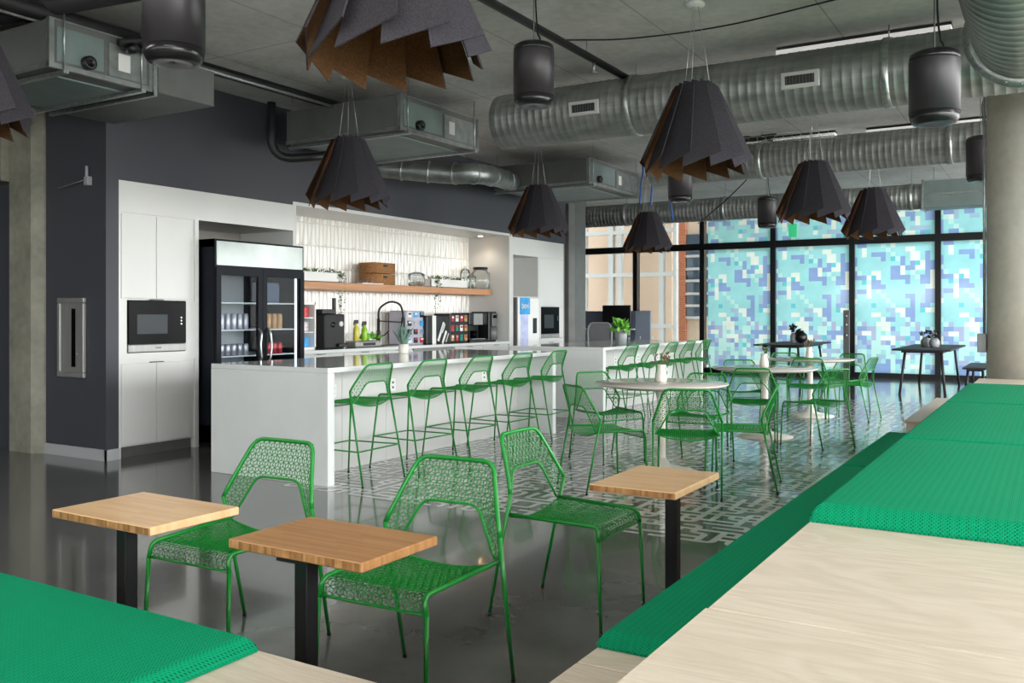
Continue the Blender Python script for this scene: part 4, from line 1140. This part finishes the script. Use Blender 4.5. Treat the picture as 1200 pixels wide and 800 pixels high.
t = empty('duct_box', 'grey rectangular plenum at the end of the farthest spiral duct', 'duct', (-1.3, D3Y, D3Z)); MB().box((0,0,0),(.9,.42,.42),0,None,.01).build('box_shell', 'panelgreen', t); MB().box((0,-.22,0),(.7,.01,.03)).box((-.44,0,0),(.03,.46,.46)).build('flange', 'strut', t)
# large duct overhead along the right side, joining the near duct
t = empty('trunk_duct', 'wide trunk duct overhead in the top right corner with a bolted flange ring', 'duct', (-.15, 4.0, 3.27)); R_ = .34
b = MB(); prof = []; y = -3.0
while y < 3.05: prof += [(R_, y), (R_, y+.1), (R_+.006, y+.106), (R_+.006, y+.118)]; y += .124
b.lathe(prof, 48, axis='y'); b.build('duct_shell', 'spiral', t)
MB().lathe([(R_,0),(R_+.06,0),(R_+.06,.03),(R_,.03)], 48, (0,3.05,0), axis='y').build('flange_ring', 'strut', t)
b = MB()
for k in range(24): a = 2*PI*k/24; b.lathe([(0,-.012),(.008,-.012),(.008,0)], 6, ((R_+.035)*math.sin(a+.1), 3.05, (R_+.035)*math.cos(a+.1)), axis='y')
b.build('flange_bolts', 'strut', t)
MB().tube([(-R_*.9, 2.7, R_*.5), (-R_*.9, 2.7, .35)], .008).build('hanger_rod', 'strut', t)

# fan coil units
def fcu(label, x0, x1, y0, y1, z0, z1, plen):
    """x1 is the side facing the room; plen = depth of the plenum at the far end"""
    t = empty('fan_coil_unit', label, 'air unit', ((x0+x1)/2, (y0+y1)/2, z0), group=None)
    rel(MB().span(x0, x1, y0, y1, z0, z1, 0, .006), 'casing', 'galvmatte', t)
    # edge angles
    b = MB()
    for z in (z0, z1): b.span(x1-.03, x1+.006, y0-.006, y1, z-.006, z+.03 if z == z0 else z+.006)
    b.span(x1-.03, x1+.008, y0-.008, y0+.03, z0, z1); b.span(x1-.03, x1+.008, y1-.03, y1, z0, z1); b.span(x0, x1, y0-.008, y0, z0-.006, z0+.03)
    rel(b, 'edge_angle', 'galv', t)
    ym = y0+(y1-y0)*.5
    rel(MB().span(x1, x1+.006, y0+.05, ym, z0+.05, z1-.05), 'access_panel', 'panelgreen', t)
    p = rel(MB().span(x1, x1+.008, ym+.04, y1-.05, z0+.04, z1-.06), 'control_panel', 'galv', t)
    MB().span(x1+.008, x1+.01, ym+.12, ym+.22, z0+.09, z1-.12).build('rating_plate', 'whiteplain', p)
    rel(MB().lathe([(.03,0),(.05,.0),(.05,.05),(.02,.05),(.02,.03)], 18, (x1+.006, y0+.28, z0+.08), axis='x'), 'fan_port', 'black', t)
    rel(MB().span(x0+.15, x1-.2, y0+.1, y1-.1, z0-.012, z0), 'drain_pan', 'panelgreen', t)
    # frame of threaded rods
    for xx in (x1+.015, x0-.015):
        for yy in (y0+.1, y1-.1): rel(MB().tube([(xx, yy, z0-.03), (xx, yy, ZC)], .006, 6), 'hanger_rod', 'strut', t)
    for yy in (y0+.1, y1-.1): rel(MB().span(x0-.05, x1+.04, yy-.02, yy+.02, z0-.035, z0-.012), 'cross_strut', 'strut', t)
    if plen:
        rel(MB().span(x0, x1, y1+.06, y1+.06+plen, z0-.0, z1-.05, 0, .004), 'plenum', 'galvmatte', t)
        rel(MB().span(x0, x1-.04, y1, y1+.06, z0+.03, z1-.08), 'flexible_collar', 'black', t)
        b = MB(); b.span(x1-.01, x1+.03, y1+.0, y1+.03, z0-.03, z1); b.span(x0, x1+.03, y1, y1+.03, z0-.04, z0-.01); rel(b, 'support_bracket', 'strut', t)
    return t
A0 = at(58,77,3.06); A1 = at(176,107,3.06)
fcu('rectangular air handling unit at the top left corner with a round fan port', A0[0]-1.35, A0[0], A0[1], A1[1], 3.06, 3.40, .55)
B0 = at(469,151,3.10); B1 = at(560,171,3.10)
fcu('rectangular air handling unit hanging above the drinks cooler, behind the left pendant lamp', B0[0]-1.5, B0[0], B0[1], B1[1]+.25, 3.10, 3.44, 0)
C0 = at(690,214,3.10); C1 = at(748,228,3.10)
fcu('rectangular air handling unit between the near duct and the back windows', C0[0]-1.5, C0[0], C0[1], C1[1]+.2, 3.10, 3.44, 0)
# round branch duct to the third unit
p0, p1, p2, p3 = aty(440,196,8.6), aty(520,203,9.0), aty(565,204,9.3), aty(600,213,C0[1]-.02)
t = empty('branch_duct', 'round silver branch duct with an elbow hanging in front of the dark fascia', 'duct', (0,0,0))
def sm(pts, n=8):
    out = []; P = [Vector(p) for p in pts]; P = [P[0]*2-P[1]]+P+[P[-1]*2-P[-2]]
    for i in range(1, len(P)-2):
        for k in range(n):
            u = k/n; a, b_, c, d = P[i-1], P[i], P[i+1], P[i+2]
            out.append(.5*((2*b_)+(c-a)*u+(2*a-5*b_+4*c-d)*u*u+(3*b_-a-3*c+d)*u**3))
    out.append(P[-2]); return out
q = sm([p0,p1,p2,p3]); MB().tube(q, .125, 24).build('duct_shell', 'galv', t)
for i in (3, 6, 10, 14, 18, 22):
    dr = (q[i+1]-q[i]).normalized()*.012; MB().tube([q[i]-dr, q[i]+dr], .135, 24).build('seam_band', 'strut', t)
t.location = q[0]; 
for ch in [o for o in C.objects if o.parent == t]: ch.location = -q[0]
o = MB().box((.55,-.4,.02),(1.1,.8,.04),0,None,.004).build('acoustic_panel', 'whitelam', None, (at(847,12,3.57)[0], at(847,12,3.57)[1], ZC-.042)); tag(o, 'pale flat acoustic panel on the slab at the top edge, right of the lamp canopy', 'panel')
for k in (-.3,.3): MB().tube([(k,0,.2),(k,0,ZC-D3Z)], .006).build('hanger_rod', 'strut', bpy.data.objects['duct_box'])
# pipes
def pipe(label, pts, r, m_='pipe', cat='pipe', name='ceiling_pipe', n=8):
    o = MB().tube(pts, r, n).build(name, m_); tag(o, label, cat); return o
px0 = at(570,0,3.5); px1 = at(748,97,3.5)
t = empty('sprinkler_pipe', 'thin black sprinkler pipe running under the slab toward the near spiral duct', 'pipe', (px0[0], 3, 3.5))
rel(MB().tube([(px0[0], 1.0, 3.5), (px0[0], px1[1]+.1, 3.5)], .032, 10), 'pipe_run', 'pipe', t)
s = aty(694, 72, at(694,70,3.5)[1]); h = rel(MB().tube([(px0[0], s[1], 3.47), (px0[0], s[1], 3.40)], .012).lathe([(.0,0),(.03,.0),(.03,.006),(0,.006)], 12, (px0[0], s[1], 3.385)), 'sprinkler_head', 'strut', t)
for yy in (3.2, 5.4, 6.8): rel(MB().tube([(px0[0], yy, 3.5), (px0[0], yy, ZC)], .006), 'pipe_hanger', 'strut', t)
a_ = at(237,78,3.5); pipe('black pipe along the slab above the kitchen side', [(a_[0], 2.5, 3.5), (a_[0], 9.5, 3.5)], .05)
a_ = at(237,85,3.42); pipe('thin steel conduit beside the black pipe above the kitchen side', [(a_[0]+.1, 2.5, 3.42), (a_[0]+.1, 8.9, 3.42)], .014, 'strut')
# curved condensate pipe
c_ = aty(325, 190, 6.5); pipe('black insulated pipe bending under the middle air unit', fillet([aty(318,120,6.5), aty(318,188,6.5), aty(385,182,6.9)], .25, 8), .045)
pipe('large black insulated pipe crossing the top left corner', [(-9.0, 3.3, 3.5), (-5.3, 3.9, 3.52)], .075, 'blackmatte', n=14)
pipe('second black insulated pipe beside the top left air unit', [(-7.4, 2.2, 3.45), (-6.1, 3.2, 3.45), (-6.1, 5.0, 3.45)], .06, 'blackmatte', n=14)
t = empty('valve_cluster', 'cluster of dark pipe valves on top of the top left air unit', 'valve', (A0[0]+.03, A0[1]+.72, 3.3))
for k in range(3):
    MB().lathe([(.02,0),(.04,.02),(.04,.08),(.02,.1)], 12, (0, -.12+.13*k, .02+.03*k), axis='x').build('valve_body', 'black', t)
MB().tube(fillet([(0,-.2,.05),(.05,0,.12),(0,.25,.06),(0,.3,.3)], .1), .03).build('valve_pipe', 'blackmatte', t)
MB().lathe([(.012,-.02),(.03,-.02),(.03,.0),(.012,0)], 10, (.1,.0,.06), axis='x').lathe([(.012,-.02),(.024,-.02),(.024,.0),(.012,0)], 10, (.1,.13,.1), axis='x').build('valve_cap', 'strut', t)
# linear lights
def linear(label, px0_, py0_, px1_, Z):
    p = at(px0_, py0_, Z); r = ray(px1_, 0); x1 = r[0]*p[1]/r[1]
    t = empty('linear_light', label, 'light', ((p[0]+x1)/2, p[1], Z)); w = abs(x1-p[0])
    MB().box((0,0,.062),(w,.12,.024),0,None,.004).build('housing', 'blackmatte', t); MB().box((0,-.01,.022),(w,.15,.044),0,None,.004).build('diffuser', 'led', t)  # housing strip is black to paint in the shadow gap above the diffuser
    for s in (-1,1): MB().tube([(s*w*.35,0,.1),(s*w*.35,0,ZC-Z)], .004, 6).build('hanger_rod', 'strut', t)
linear('long white linear light above the near spiral duct', 912, 68, 1116, 3.54)
linear('long white linear light above the second spiral duct, near the concrete column', 1016, 158, 1158, 3.54)
linear('short linear light behind the second spiral duct, left part', 862, 172, 980, 3.54)
def overhead(x, y, desc):  # invented fixtures out of frame, added to brighten the benches and tables
    t = empty('linear_light', desc, 'light', (x, y, 3.3), group='added fill lights over the bench area')
    MB().box((0,0,.05),(1.8,.12,.06),0,None,.004).build('housing', 'blackmatte', t); MB().box((0,0,.012),(1.78,.1,.016)).build('diffuser', 'led', t)
    for s in (-1,1): MB().tube([(s*.7,0,.08),(s*.7,0,ZC-3.3)], .004, 6).build('hanger_rod', 'strut', t)
    d = bpy.data.lights.new('added_fill_light', 'AREA'); d.shape = 'RECTANGLE'; d.size = 1.78; d.size_y = .1; d.energy = 16; d.color = (1,.96,.9)
    o = bpy.data.objects.new('added_fill_light', d); C.objects.link(o); o.parent = t; o.location = (0,0,0)
for x, y in ((1.6, 3.0), (1.6, 6.0), (-2.2, 1.2), (-5.2, 1.6)): overhead(x, y, 'added unseen linear light over the benches and small tables, above the frame')
# cable tray
p = at(900, 166, 3.35); t = empty('cable_tray', 'wire cable tray holding coiled cables above the second duct', 'tray', (p[0], p[1], 3.35))
b = MB()
for yy in (-.1, 0, .1): b.tube([(-.6,yy,0),(.75,yy,0)], .004, 5)
for yy in (-.1,.1): b.tube([(-.6,yy,.05),(.75,yy,.05)], .004, 5)
for k in range(14): b.tube([(-.6+.1*k,-.1,.05),(-.6+.1*k,-.1,0),(-.6+.1*k,.1,0),(-.6+.1*k,.1,.05)], .003, 5)
b.build('wire_basket', 'strut', t)
b = MB(); rnd = random.Random(3)
for k in range(6): b.tube(sm([(-.2+rnd.uniform(-.2,.3), rnd.uniform(-.08,.08), .02+rnd.uniform(0,.06)) for _ in range(5)]), .008, 6)
b.build('cable_bundle', 'black', t)
for xx in (-.4,.5): MB().tube([(xx,0,0),(xx,0,ZC-3.35)], .004, 6).build('hanger_rod', 'strut', t)
pipe('thin black cable sagging across the slab from the sprinkler pipe to the right', sm([at(662,47,3.6), at(740,45,3.58), at(850,30,3.58), at(985,-2,3.6)]), .007, 'black', 'cable', 'ceiling_cable', 5)
pipe('thin dark cable hooked between the air unit and the window duct', sm([aty(818,262,14.8), aty(850,235,14.5), aty(880,205,14.2), aty(890,190,14.0)]), .01, 'black', 'cable', 'ceiling_cable', 5)
for k, (pxa, ln) in enumerate(((752,24),(765,26),(784,44))):
    zt_ = aty(pxa, 215, 12.4); zb_ = aty(pxa, 215+ln, 12.4)
    pipe('bright blue cable dangling above the far pendant lamp, %s of three' % ('left','middle','right')[k], sm([(zt_[0], 12.4, ZC), (zt_[0]+.02, 12.4, (zt_[2]+ZC)/2), (zt_[0]-.01, 12.4, zt_[2]), (zb_[0]+(.06 if k==2 else -.03), 12.4, zb_[2])]), .014, 'blue', 'cable', 'blue_cable', 6)

# pendant loudspeakers
def speaker(label, px, ytop, ybot, w, X=None, D=.28):
    d = D*FPX/w; bt = atd(px, ybot, d); tp = atd(px, ytop, d); h = tp[2]-bt[2]
    t = empty('pendant_speaker', label, 'speaker', bt, group='black cylinder speakers hanging from the slab'); R_ = D/2
    MB().lathe([(0,.012),(R_*.6,.0),(R_*.84,.005),(R_*.95,.03),(R_,.07)], 32).build('lower_cap', 'speakercap', t)
    MB().lathe([(R_,.07),(R_,h-.06),(R_*.99,h-.05)], 32).build('shell', 'speaker', t)
    MB().lathe([(R_*.97,h-.05),(R_*.99,h-.045),(R_*.96,h-.015),(R_*.8,h),(0,h)], 32).build('top_cap', 'speakercap', t)
    MB().tube([(0,0,h),(0,0,ZC-bt[2])], .004, 6).build('suspension_cable', 'cable', t)
    b = MB(); b.tube(sm([(R_*.4,0,h-.0),(R_*.3,0,h+.05),(.03,0,h+.08),(.015,0,h+.3),(.03,0,ZC-bt[2])]), .006, 6); b.build('signal_cable', 'black', t)
speaker('large black cylinder speaker cut off by the top edge at the upper left', 204, -30, 75, 70)
speaker('black cylinder speaker hanging left of the middle, in front of the near duct', 625.5, 52, 125, 48)
speaker('black cylinder speaker hanging at the upper right, in front of the near duct', 1095, 61, 146, 56)
speaker('black cylinder speaker half hidden behind the large middle pendant lamp', 797, 198, 237, 28)
speaker('small black cylinder speaker behind the pendant lamp in front of the mosaic glass', 899, 231, 267, 22)
speaker('black cylinder speaker half hidden by the concrete column', 1149, 160, 213, 31)

# felt pendant lamps
def pendant_proto():
    D = .92; h = .66; n = 12; t = empty('pendant_lamp', 'x', 'lamp'); st = 2*PI/n
    rnd = random.Random(2)
    for k in range(n):
        a0 = k*st; a1 = a0+st*1.3
        R0, R1 = D/2*.82, D/2; r0, r1 = .12, .15
        def P(a, r, z): return (r*math.cos(a), r*math.sin(a), z)
        B0 = Vector(P(a0, R0, 0)); B1 = Vector(P(a1, R1, 0)); T0 = Vector(P(a0, r0, h+.012)); T1 = T0+(B1-B0)*.34
        q = [B0, B1+(T1-B1)*.15, T1+(B1-T1)*.05, T0]
        p = MB(); p.slab(q, .007, 0, 1); p.build('felt_panel', ['felt', 'feltbrown'], t)
    MB().lathe([(.10,h-.05),(.112,h-.05),(.112,h-.035),(.10,h-.035),(.10,h-.05)], 24).build('top_ring', 'black', t)
    MB().lathe([(0,.0),(.03,.01),(.05,.04),(.045,.08),(.02,.12),(0,.13)], 16, (0,0,h-.26)).build('bulb', 'bulb', t)
    MB().tube([(0,0,h-.12),(0,0,h-.04)], .02, 10).build('socket', 'black', t)
    b = MB()
    for k in range(3): a = 2*PI*k/3; b.tube([(0,0,h-.042),(.105*math.cos(a), .105*math.sin(a), h-.042)], .004, 6)
    b.build('spokes', 'black', t)
    return t, h
pend, PH = pendant_proto()
PD = .92
specs = [
 (463, 0, 254, 'largest grey felt pendant lamp, cut off by the top edge, brown inside', 0),
 (815, 208, 146, 'grey felt pendant lamp hanging centre right in front of the near duct, brown inside', .1),
 (408.5, 240, 112, 'dark felt pendant lamp hanging over the near end of the kitchen island', .25),
 (631, 277, 82, 'dark felt pendant lamp over the far end of the near island', .05),
 (759, 293, 65, 'small dark felt pendant lamp in front of the tan building outside, blue cables above', .2),
 (953, 258, 97, 'black felt pendant lamp in front of the mosaic glass, the larger of two', .33),
 (1023, 283, 80, 'dark felt pendant lamp with one pale side in front of the mosaic glass', .15),
 (-54, 0, 192, 'felt pendant lamp at the left edge, only its slanted black panels in view', .15),
]
def finish_pendant(t, px, w, label, rz, zb=2.36):
    zb = 2.36
    d = PD*FPX/w; p = atd(px, 300, d); t.location = (p[0], p[1], zb); t.rotation_euler = (0,0,rz); t['label'] = label; t['group'] = 'pleated felt pendant lamps'
for px, yb, w, lb, rz in specs[1:]:
    c = tree_copy(pend); finish_pendant(c, px, w, lb, rz)
    for k in range(3):
        a = 2*PI*k/3; MB().tube([(.11*math.cos(a), .11*math.sin(a), PH-.04), (0.02*math.cos(a),.02*math.sin(a), ZC-2.36-.02)], .0025, 5).build('suspension_wire', 'cord', c)
    MB().lathe([(0,ZC-2.36-.03),(.06,ZC-2.36-.028),(.075,ZC-2.36)], 24).build('canopy', 'whiteplain', c)
finish_pendant(pend, specs[0][0], specs[0][2], specs[0][3], specs[0][4])
for k in range(3):
    a = 2*PI*k/3; MB().tube([(.11*math.cos(a), .11*math.sin(a), PH-.04), (0.02*math.cos(a),.02*math.sin(a), ZC-2.36-.02)], .0025, 5).build('suspension_wire', 'cord', pend)
MB().lathe([(0,ZC-2.36-.03),(.06,ZC-2.36-.028),(.075,ZC-2.36)], 24).build('canopy', 'whiteplain', pend)

# exit sign, wall cabinet, sensor bits
p = aty(929, 270, 17.5); t = empty('exit_sign', 'small green lit sign hanging behind the black pendant lamp', 'sign', (p[0], 17.5, p[2]))
MB().box((0,0,0),(.16,.02,.26),0,None,.004).build('sign_plate', 'exitgreen', t); MB().tube([(0,0,.13),(0,0,ZC-p[2])], .006).build('hanger_rod', 'strut', t)
t = empty('extinguisher_cabinet', 'stainless recessed fire extinguisher cabinet on the dark wall at the left', 'cabinet', (-7.83, 5.07, .74))
b = MB(); W_, H_ = .41, .74
for x0_, x1_, z0_, z1_ in ((-W_/2,W_/2,0,.05),(-W_/2,W_/2,H_-.05,H_),(-W_/2,-W_/2+.05,.05,H_-.05),(W_/2-.05,W_/2,.05,H_-.05)): b.span(x0_,x1_,-.035,-.0,z0_,z1_,0,.008)
b.build('frame', 'steel', t)
MB().span(-W_/2+.05, W_/2-.05, -.022,-.002,.05,H_-.05).build('door', 'steel', t)
MB().span(.01,.07,-.025,-.0225,.1,H_-.1).build('viewing_slot', 'blackglass', t)
MB().lathe([(.01,0),(.01,-.012),(0,-.012)], 10, (.1,-.022,.22), axis='y').build('latch', 'strut', t)
t = empty('door_sensor', 'small grey sensor on the dark wall with a thin rod to the concrete column', 'sensor', aty(103, 212, 5.04))
MB().box((0,0,0),(.06,.05,.08),0,None,.005).build('sensor_box', 'chairgrey', t); MB().tube([(0,0,.02),(-.42,-.02,.0-.04)], .006).build('rod', 'strut', t); MB().tube([(-.02,0,.04),(-.02,0,.14)], .014).build('stem', 'chairgrey', t)
t = empty('conduit_box', 'small grey electrical box with a thin conduit on the left side of the round column', 'box', (-.53, 8.72, 1.08))
MB().box((0,0,0),(.07,.1,.16),0,None,.005).build('box_body', 'chairgrey', t); MB().tube([(.02,-.03,.08),(.02,-.03,2.5)], .012).build('conduit', 'strut', t)
p = aty(992, 400, 19.6); t = empty('studded_post', 'grey metal post with round studs standing by a window mullion', 'post', (p[0], 19.6, 0))
MB().box((0,0,.71),(.12,.06,1.42),0,None,.004).build('post_body', 'galvmatte', t)
for z in (1.3,1.12,.9): MB().lathe([(.025,0),(.025,-.015),(0,-.02)],14,(0,-.03,z),axis='y').build('stud', 'strut', t)

# ================================================================== OFFICE CORNER BEHIND THE KITCHEN
def pan(x0, x1, y, z0, z1, th=.05): return MB().span(x0, x1, y-th/2, y+th/2, z0, z1, 0, .006)
YD = 16.2
xa, xb, xc, xd = aty(675,0,YD)[0], aty(687,0,YD)[0], aty(752,0,YD)[0], aty(769,0,YD)[0]
t = empty('office_desk', 'standing-height office desk with grey privacy panels behind the far island', 'desk', ((xa+xc)/2, YD, 0))
rel(pan(xa-.6, xc, YD+.4, .75, 1.40), 'privacy_panel', 'cubicle', t)
rel(MB().span(xa-.6, xa-.0, YD-.2, YD-.15, .75, 1.41,0,.006), 'privacy_panel', 'cubicle2', t)
p2_ = rel(MB().span(xc-.02, xd, YD-.28, YD-.24, .78, 1.40,0,.01), 'side_screen', 'cubicle2', t)
for k in range(2): MB().span(xc+.08+.25*k, xc+.10+.25*k, YD-.285, YD-.28, .86, .92).build('clip', 'whiteplain', p2_)
rel(MB().span(xa, xc-.02, YD-.35, YD+.37, 1.035, 1.06), 'desktop', 'white', t)
rel(MB().span(xa, xc-.02, YD-.3, YD-.26, .9, .93), 'cable_rail', 'cubicle', t)
for x in (xa+.25, xc-.3): 
    lg = rel(MB().span(x-.04, x+.04, YD-.05, YD+.05, .04, 1.034), 'leg', 'chairgrey', t); MB().span(x-.04, x+.04, YD-.35, YD+.35, 0, .04).build('foot', 'chairgrey', lg)
m0, m1 = aty(705,0,YD)[0], aty(738,0,YD)[0]
t = empty('computer_monitor', 'black computer monitor on the standing desk, seen from the kitchen', 'monitor', ((m0+m1)/2, YD+.05, 1.061))
mz0, mz1 = aty(720,379,YD)[2]-1.061, aty(720,357.5,YD)[2]-1.061
MB().box((0,0,(mz0+mz1)/2),(m1-m0,.03,mz1-mz0),0,None,.006).build('screen', 'black', t); MB().box((0,.03,mz0/2+.05),(.06,.03,mz0+.1)).build('stand', 'blackmatte', t); MB().box((0,.03,.006),(.22,.18,.012)).build('stand_foot', 'blackmatte', t)
t = empty('keyboard_tray', 'dark keyboard and cables under the monitor on the desk', 'keyboard', ((m0+m1)/2+.1, YD-.18, 1.061)); MB().box((0,0,.008),(.42,.14,.014),0,None,.003).build('key_base', 'black', t); MB().box((0,0,.018),(.39,.11,.006)).build('keys', 'blackmatte', t)
# office chair
p = aty(703, 400, 15.3); t = empty('office_chair', 'grey mesh-back office chair at the standing desk', 'office chair', (p[0], 15.3, 0), rz=.15)
b = MB(); pts = fillet([(-.2,0,.62),(-.24,-.03,1.0),(-.2,-.02,1.17),(.2,-.02,1.17),(.24,-.03,1.0),(.2,0,.62)], .08); b.tube(pts, .02, 8); b.tube([(-.2,0,.62),(.2,0,.62)], .02, 8); b.build('back_frame', 'chairgrey', t)
MB().span(-.22,.22,-.025,-.018,.64,1.15).build('back_mesh', 'chairmesh', t); MB().box((0,0,1.13),(.16,.012,.03)).build('hand_grip', 'black', t)
MB().box((0,.25,.52),(.48,.46,.07),0,None,.025).build('seat', 'chairmesh', t); MB().tube([(0,.25,.1),(0,.25,.48)], .03).build('gas_lift', 'black', t)
b = MB()
for k in range(5): a = 2*PI*k/5; b.tube([(0,.25,.1),(.28*math.cos(a),.25+.28*math.sin(a),.07)], .018); b.lathe([(.0,-.01),(.028,-.01),(.028,.01),(0,.01)],10,(.28*math.cos(a),.25+.28*math.sin(a),.03),axis='x')
b.build('star_base', 'black', t)
for s in (-1,1): MB().tube(fillet([(s*.25,.1,.5),(s*.28,.1,.72),(s*.28,.3,.72)], .04), .016).build('armrest', 'chairgrey', t)

# ================================================================== OUTSIDE
def ext(name, label, cat='building'): return empty(name, label, cat, (0,0,-.25))
EY = 27.0
t = empty('office_building', 'tan building with a white steel grid outside the left window panes', 'building', (-12, EY, -.25))
ex1 = aty(787,0,EY)[0]
rel(MB().span(-24, ex1, EY, EY+5, -.25, 9), 'tan_wall', 'tan', t)
YG = EY-.9
for px_, wd in ((686,.12),(717,.16),(727,.14),(776,.15),(792,.1)):
    x = aty(px_,0,YG)[0]; rel(MB().span(x-wd/2, x+wd/2, YG-.1, YG+.1, -.25, 9), 'steel_post', 'extwhite', t)
xr = aty(793,0,YG)[0]
for z_ in (aty(700,323,YG)[2], aty(700,274,YG)[2], aty(790,382,YG)[2]):
    rel(MB().span(-24, xr, YG-.12, YG+.12, z_-.06, z_+.06), 'steel_beam', 'extwhite', t)
t = empty('brick_building', 'red brick and cream building with a column of dark windows seen beside the mosaic film', 'building', (-6, EY+2, -.25))
EB = EY+.6; b0, b1 = aty(794,0,EB)[0], aty(803,0,EB)[0]
rel(MB().span(b0-2, b1, EB, EB+4, -.25, 9), 'brick_pier', 'brick', t)
rel(MB().span(b1, b1+9, EB+.15, EB+4, -.25, 9), 'cream_wall', 'cream', t)
w0, w1 = aty(804,0,EB)[0], aty(833,0,EB)[0]
zs_ = [aty(815,y_,EB+.1)[2] for y_ in (273,300,315,329,344,358,372)]
for k in range(6):
    f_ = rel(MB().span(w0, w1, EB+.05, EB+.14, zs_[k+1]+.04, zs_[k]-.04), 'window', 'extglass', t)
    MB().span(w0-.05, w1, EB+.02, EB+.05, zs_[k+1]-.04, zs_[k+1]+.04).build('window_bar', 'extwhite', f_)
rel(MB().span(w0, w1+3, EB+.05, EB+.14, zs_[-1]-1.9, zs_[-1]-.9), 'window', 'extglass', t)

# ================================================================== LIGHT
w = bpy.data.worlds.new('overcast sky'); bpy.context.scene.world = w; w.use_nodes = True
nt = w.node_tree; bg = nt.nodes['Background']; tc = nt.nodes.new('ShaderNodeTexCoord'); sx = nt.nodes.new('ShaderNodeSeparateXYZ')
nt.links.new(tc.outputs['Generated'], sx.inputs[0]); r = nt.nodes.new('ShaderNodeValToRGB'); nt.links.new(sx.outputs[2], r.inputs[0])
r.color_ramp.elements[0].color = (.68,.69,.68,1); r.color_ramp.elements[0].position = 0; r.color_ramp.elements[1].color = (.95,.97,1.0,1); r.color_ramp.elements[1].position = .35
dp = nt.nodes.new('ShaderNodeVectorMath'); dp.operation = 'DOT_PRODUCT'; dp.inputs[1].default_value = (.93, -.36, 0); nt.links.new(tc.outputs['Generated'], dp.inputs[0])
mr = nt.nodes.new('ShaderNodeMapRange'); mr.inputs[1].default_value = -.3; mr.inputs[2].default_value = .8; mr.inputs[3].default_value = .29; mr.inputs[4].default_value = 1.; nt.links.new(dp.outputs['Value'], mr.inputs[0])
vm = nt.nodes.new('ShaderNodeVectorMath'); vm.operation = 'SCALE'; nt.links.new(r.outputs[0], vm.inputs[0]); nt.links.new(mr.outputs[0], vm.inputs['Scale'])
nt.links.new(vm.outputs[0], bg.inputs[0]); bg.inputs[1].default_value = 9.5
def lamp(kind, name, loc, energy, col=(1,1,1), rot=None, **kw):
    d = bpy.data.lights.new(name, kind); d.energy = energy; d.color = col
    for k, v in kw.items(): setattr(d, k, v)
    o = bpy.data.objects.new(name, d); C.objects.link(o); o.location = loc
    if rot: o.rotation_euler = rot
    return o
def portal(loc, rot, sx_, sy_):
    o = lamp('AREA', 'window_portal', loc, 1, rot=rot, shape='RECTANGLE', size=sx_, size_y=sy_); o.data.cycles.is_portal = True; return o
portal((5.21, 7.5, 1.83), (0, PI/2, 0), 3.4, 25)          # right glazed wall, light travels -X
portal((-3, -5.21, 2.3), (-PI/2, 0, 0), 16, .8)
for y in (11.85,):
    lamp('SPOT', 'downlight_glow', (-7.72, y, 2.54), 5, (1,.87,.7), (0,0,0), spot_size=2.2, spot_blend=.8, shadow_soft_size=.04)
# ================================================================== CAMERA
cam = bpy.data.cameras.new('camera'); co = bpy.data.objects.new('camera', cam); C.objects.link(co)
co.location = (0, 0, CAMH); co.rotation_euler = (PI/2, 0, YAW)
cam.sensor_width = 36; cam.sensor_fit = 'HORIZONTAL'; cam.lens = 36*FPX/1200; cam.shift_y = -(400-HY)/1200; cam.clip_start = .05; cam.clip_end = 300
sc = bpy.context.scene; sc.camera = co
sc.view_settings.view_transform = 'Standard'; sc.view_settings.look = 'None'; sc.view_settings.gamma = 1; sc.view_settings.use_curve_mapping = False
sc.view_settings.exposure = 0.9
try:
    cy = sc.cycles; cy.use_denoising = True; cy.max_bounces = 10; cy.diffuse_bounces = 5; cy.glossy_bounces = 4; cy.transparent_max_bounces = 16; cy.transmission_bounces = 6
    cy.sample_clamp_indirect = 6; cy.caustics_reflective = False; cy.caustics_refractive = False
except Exception: pass
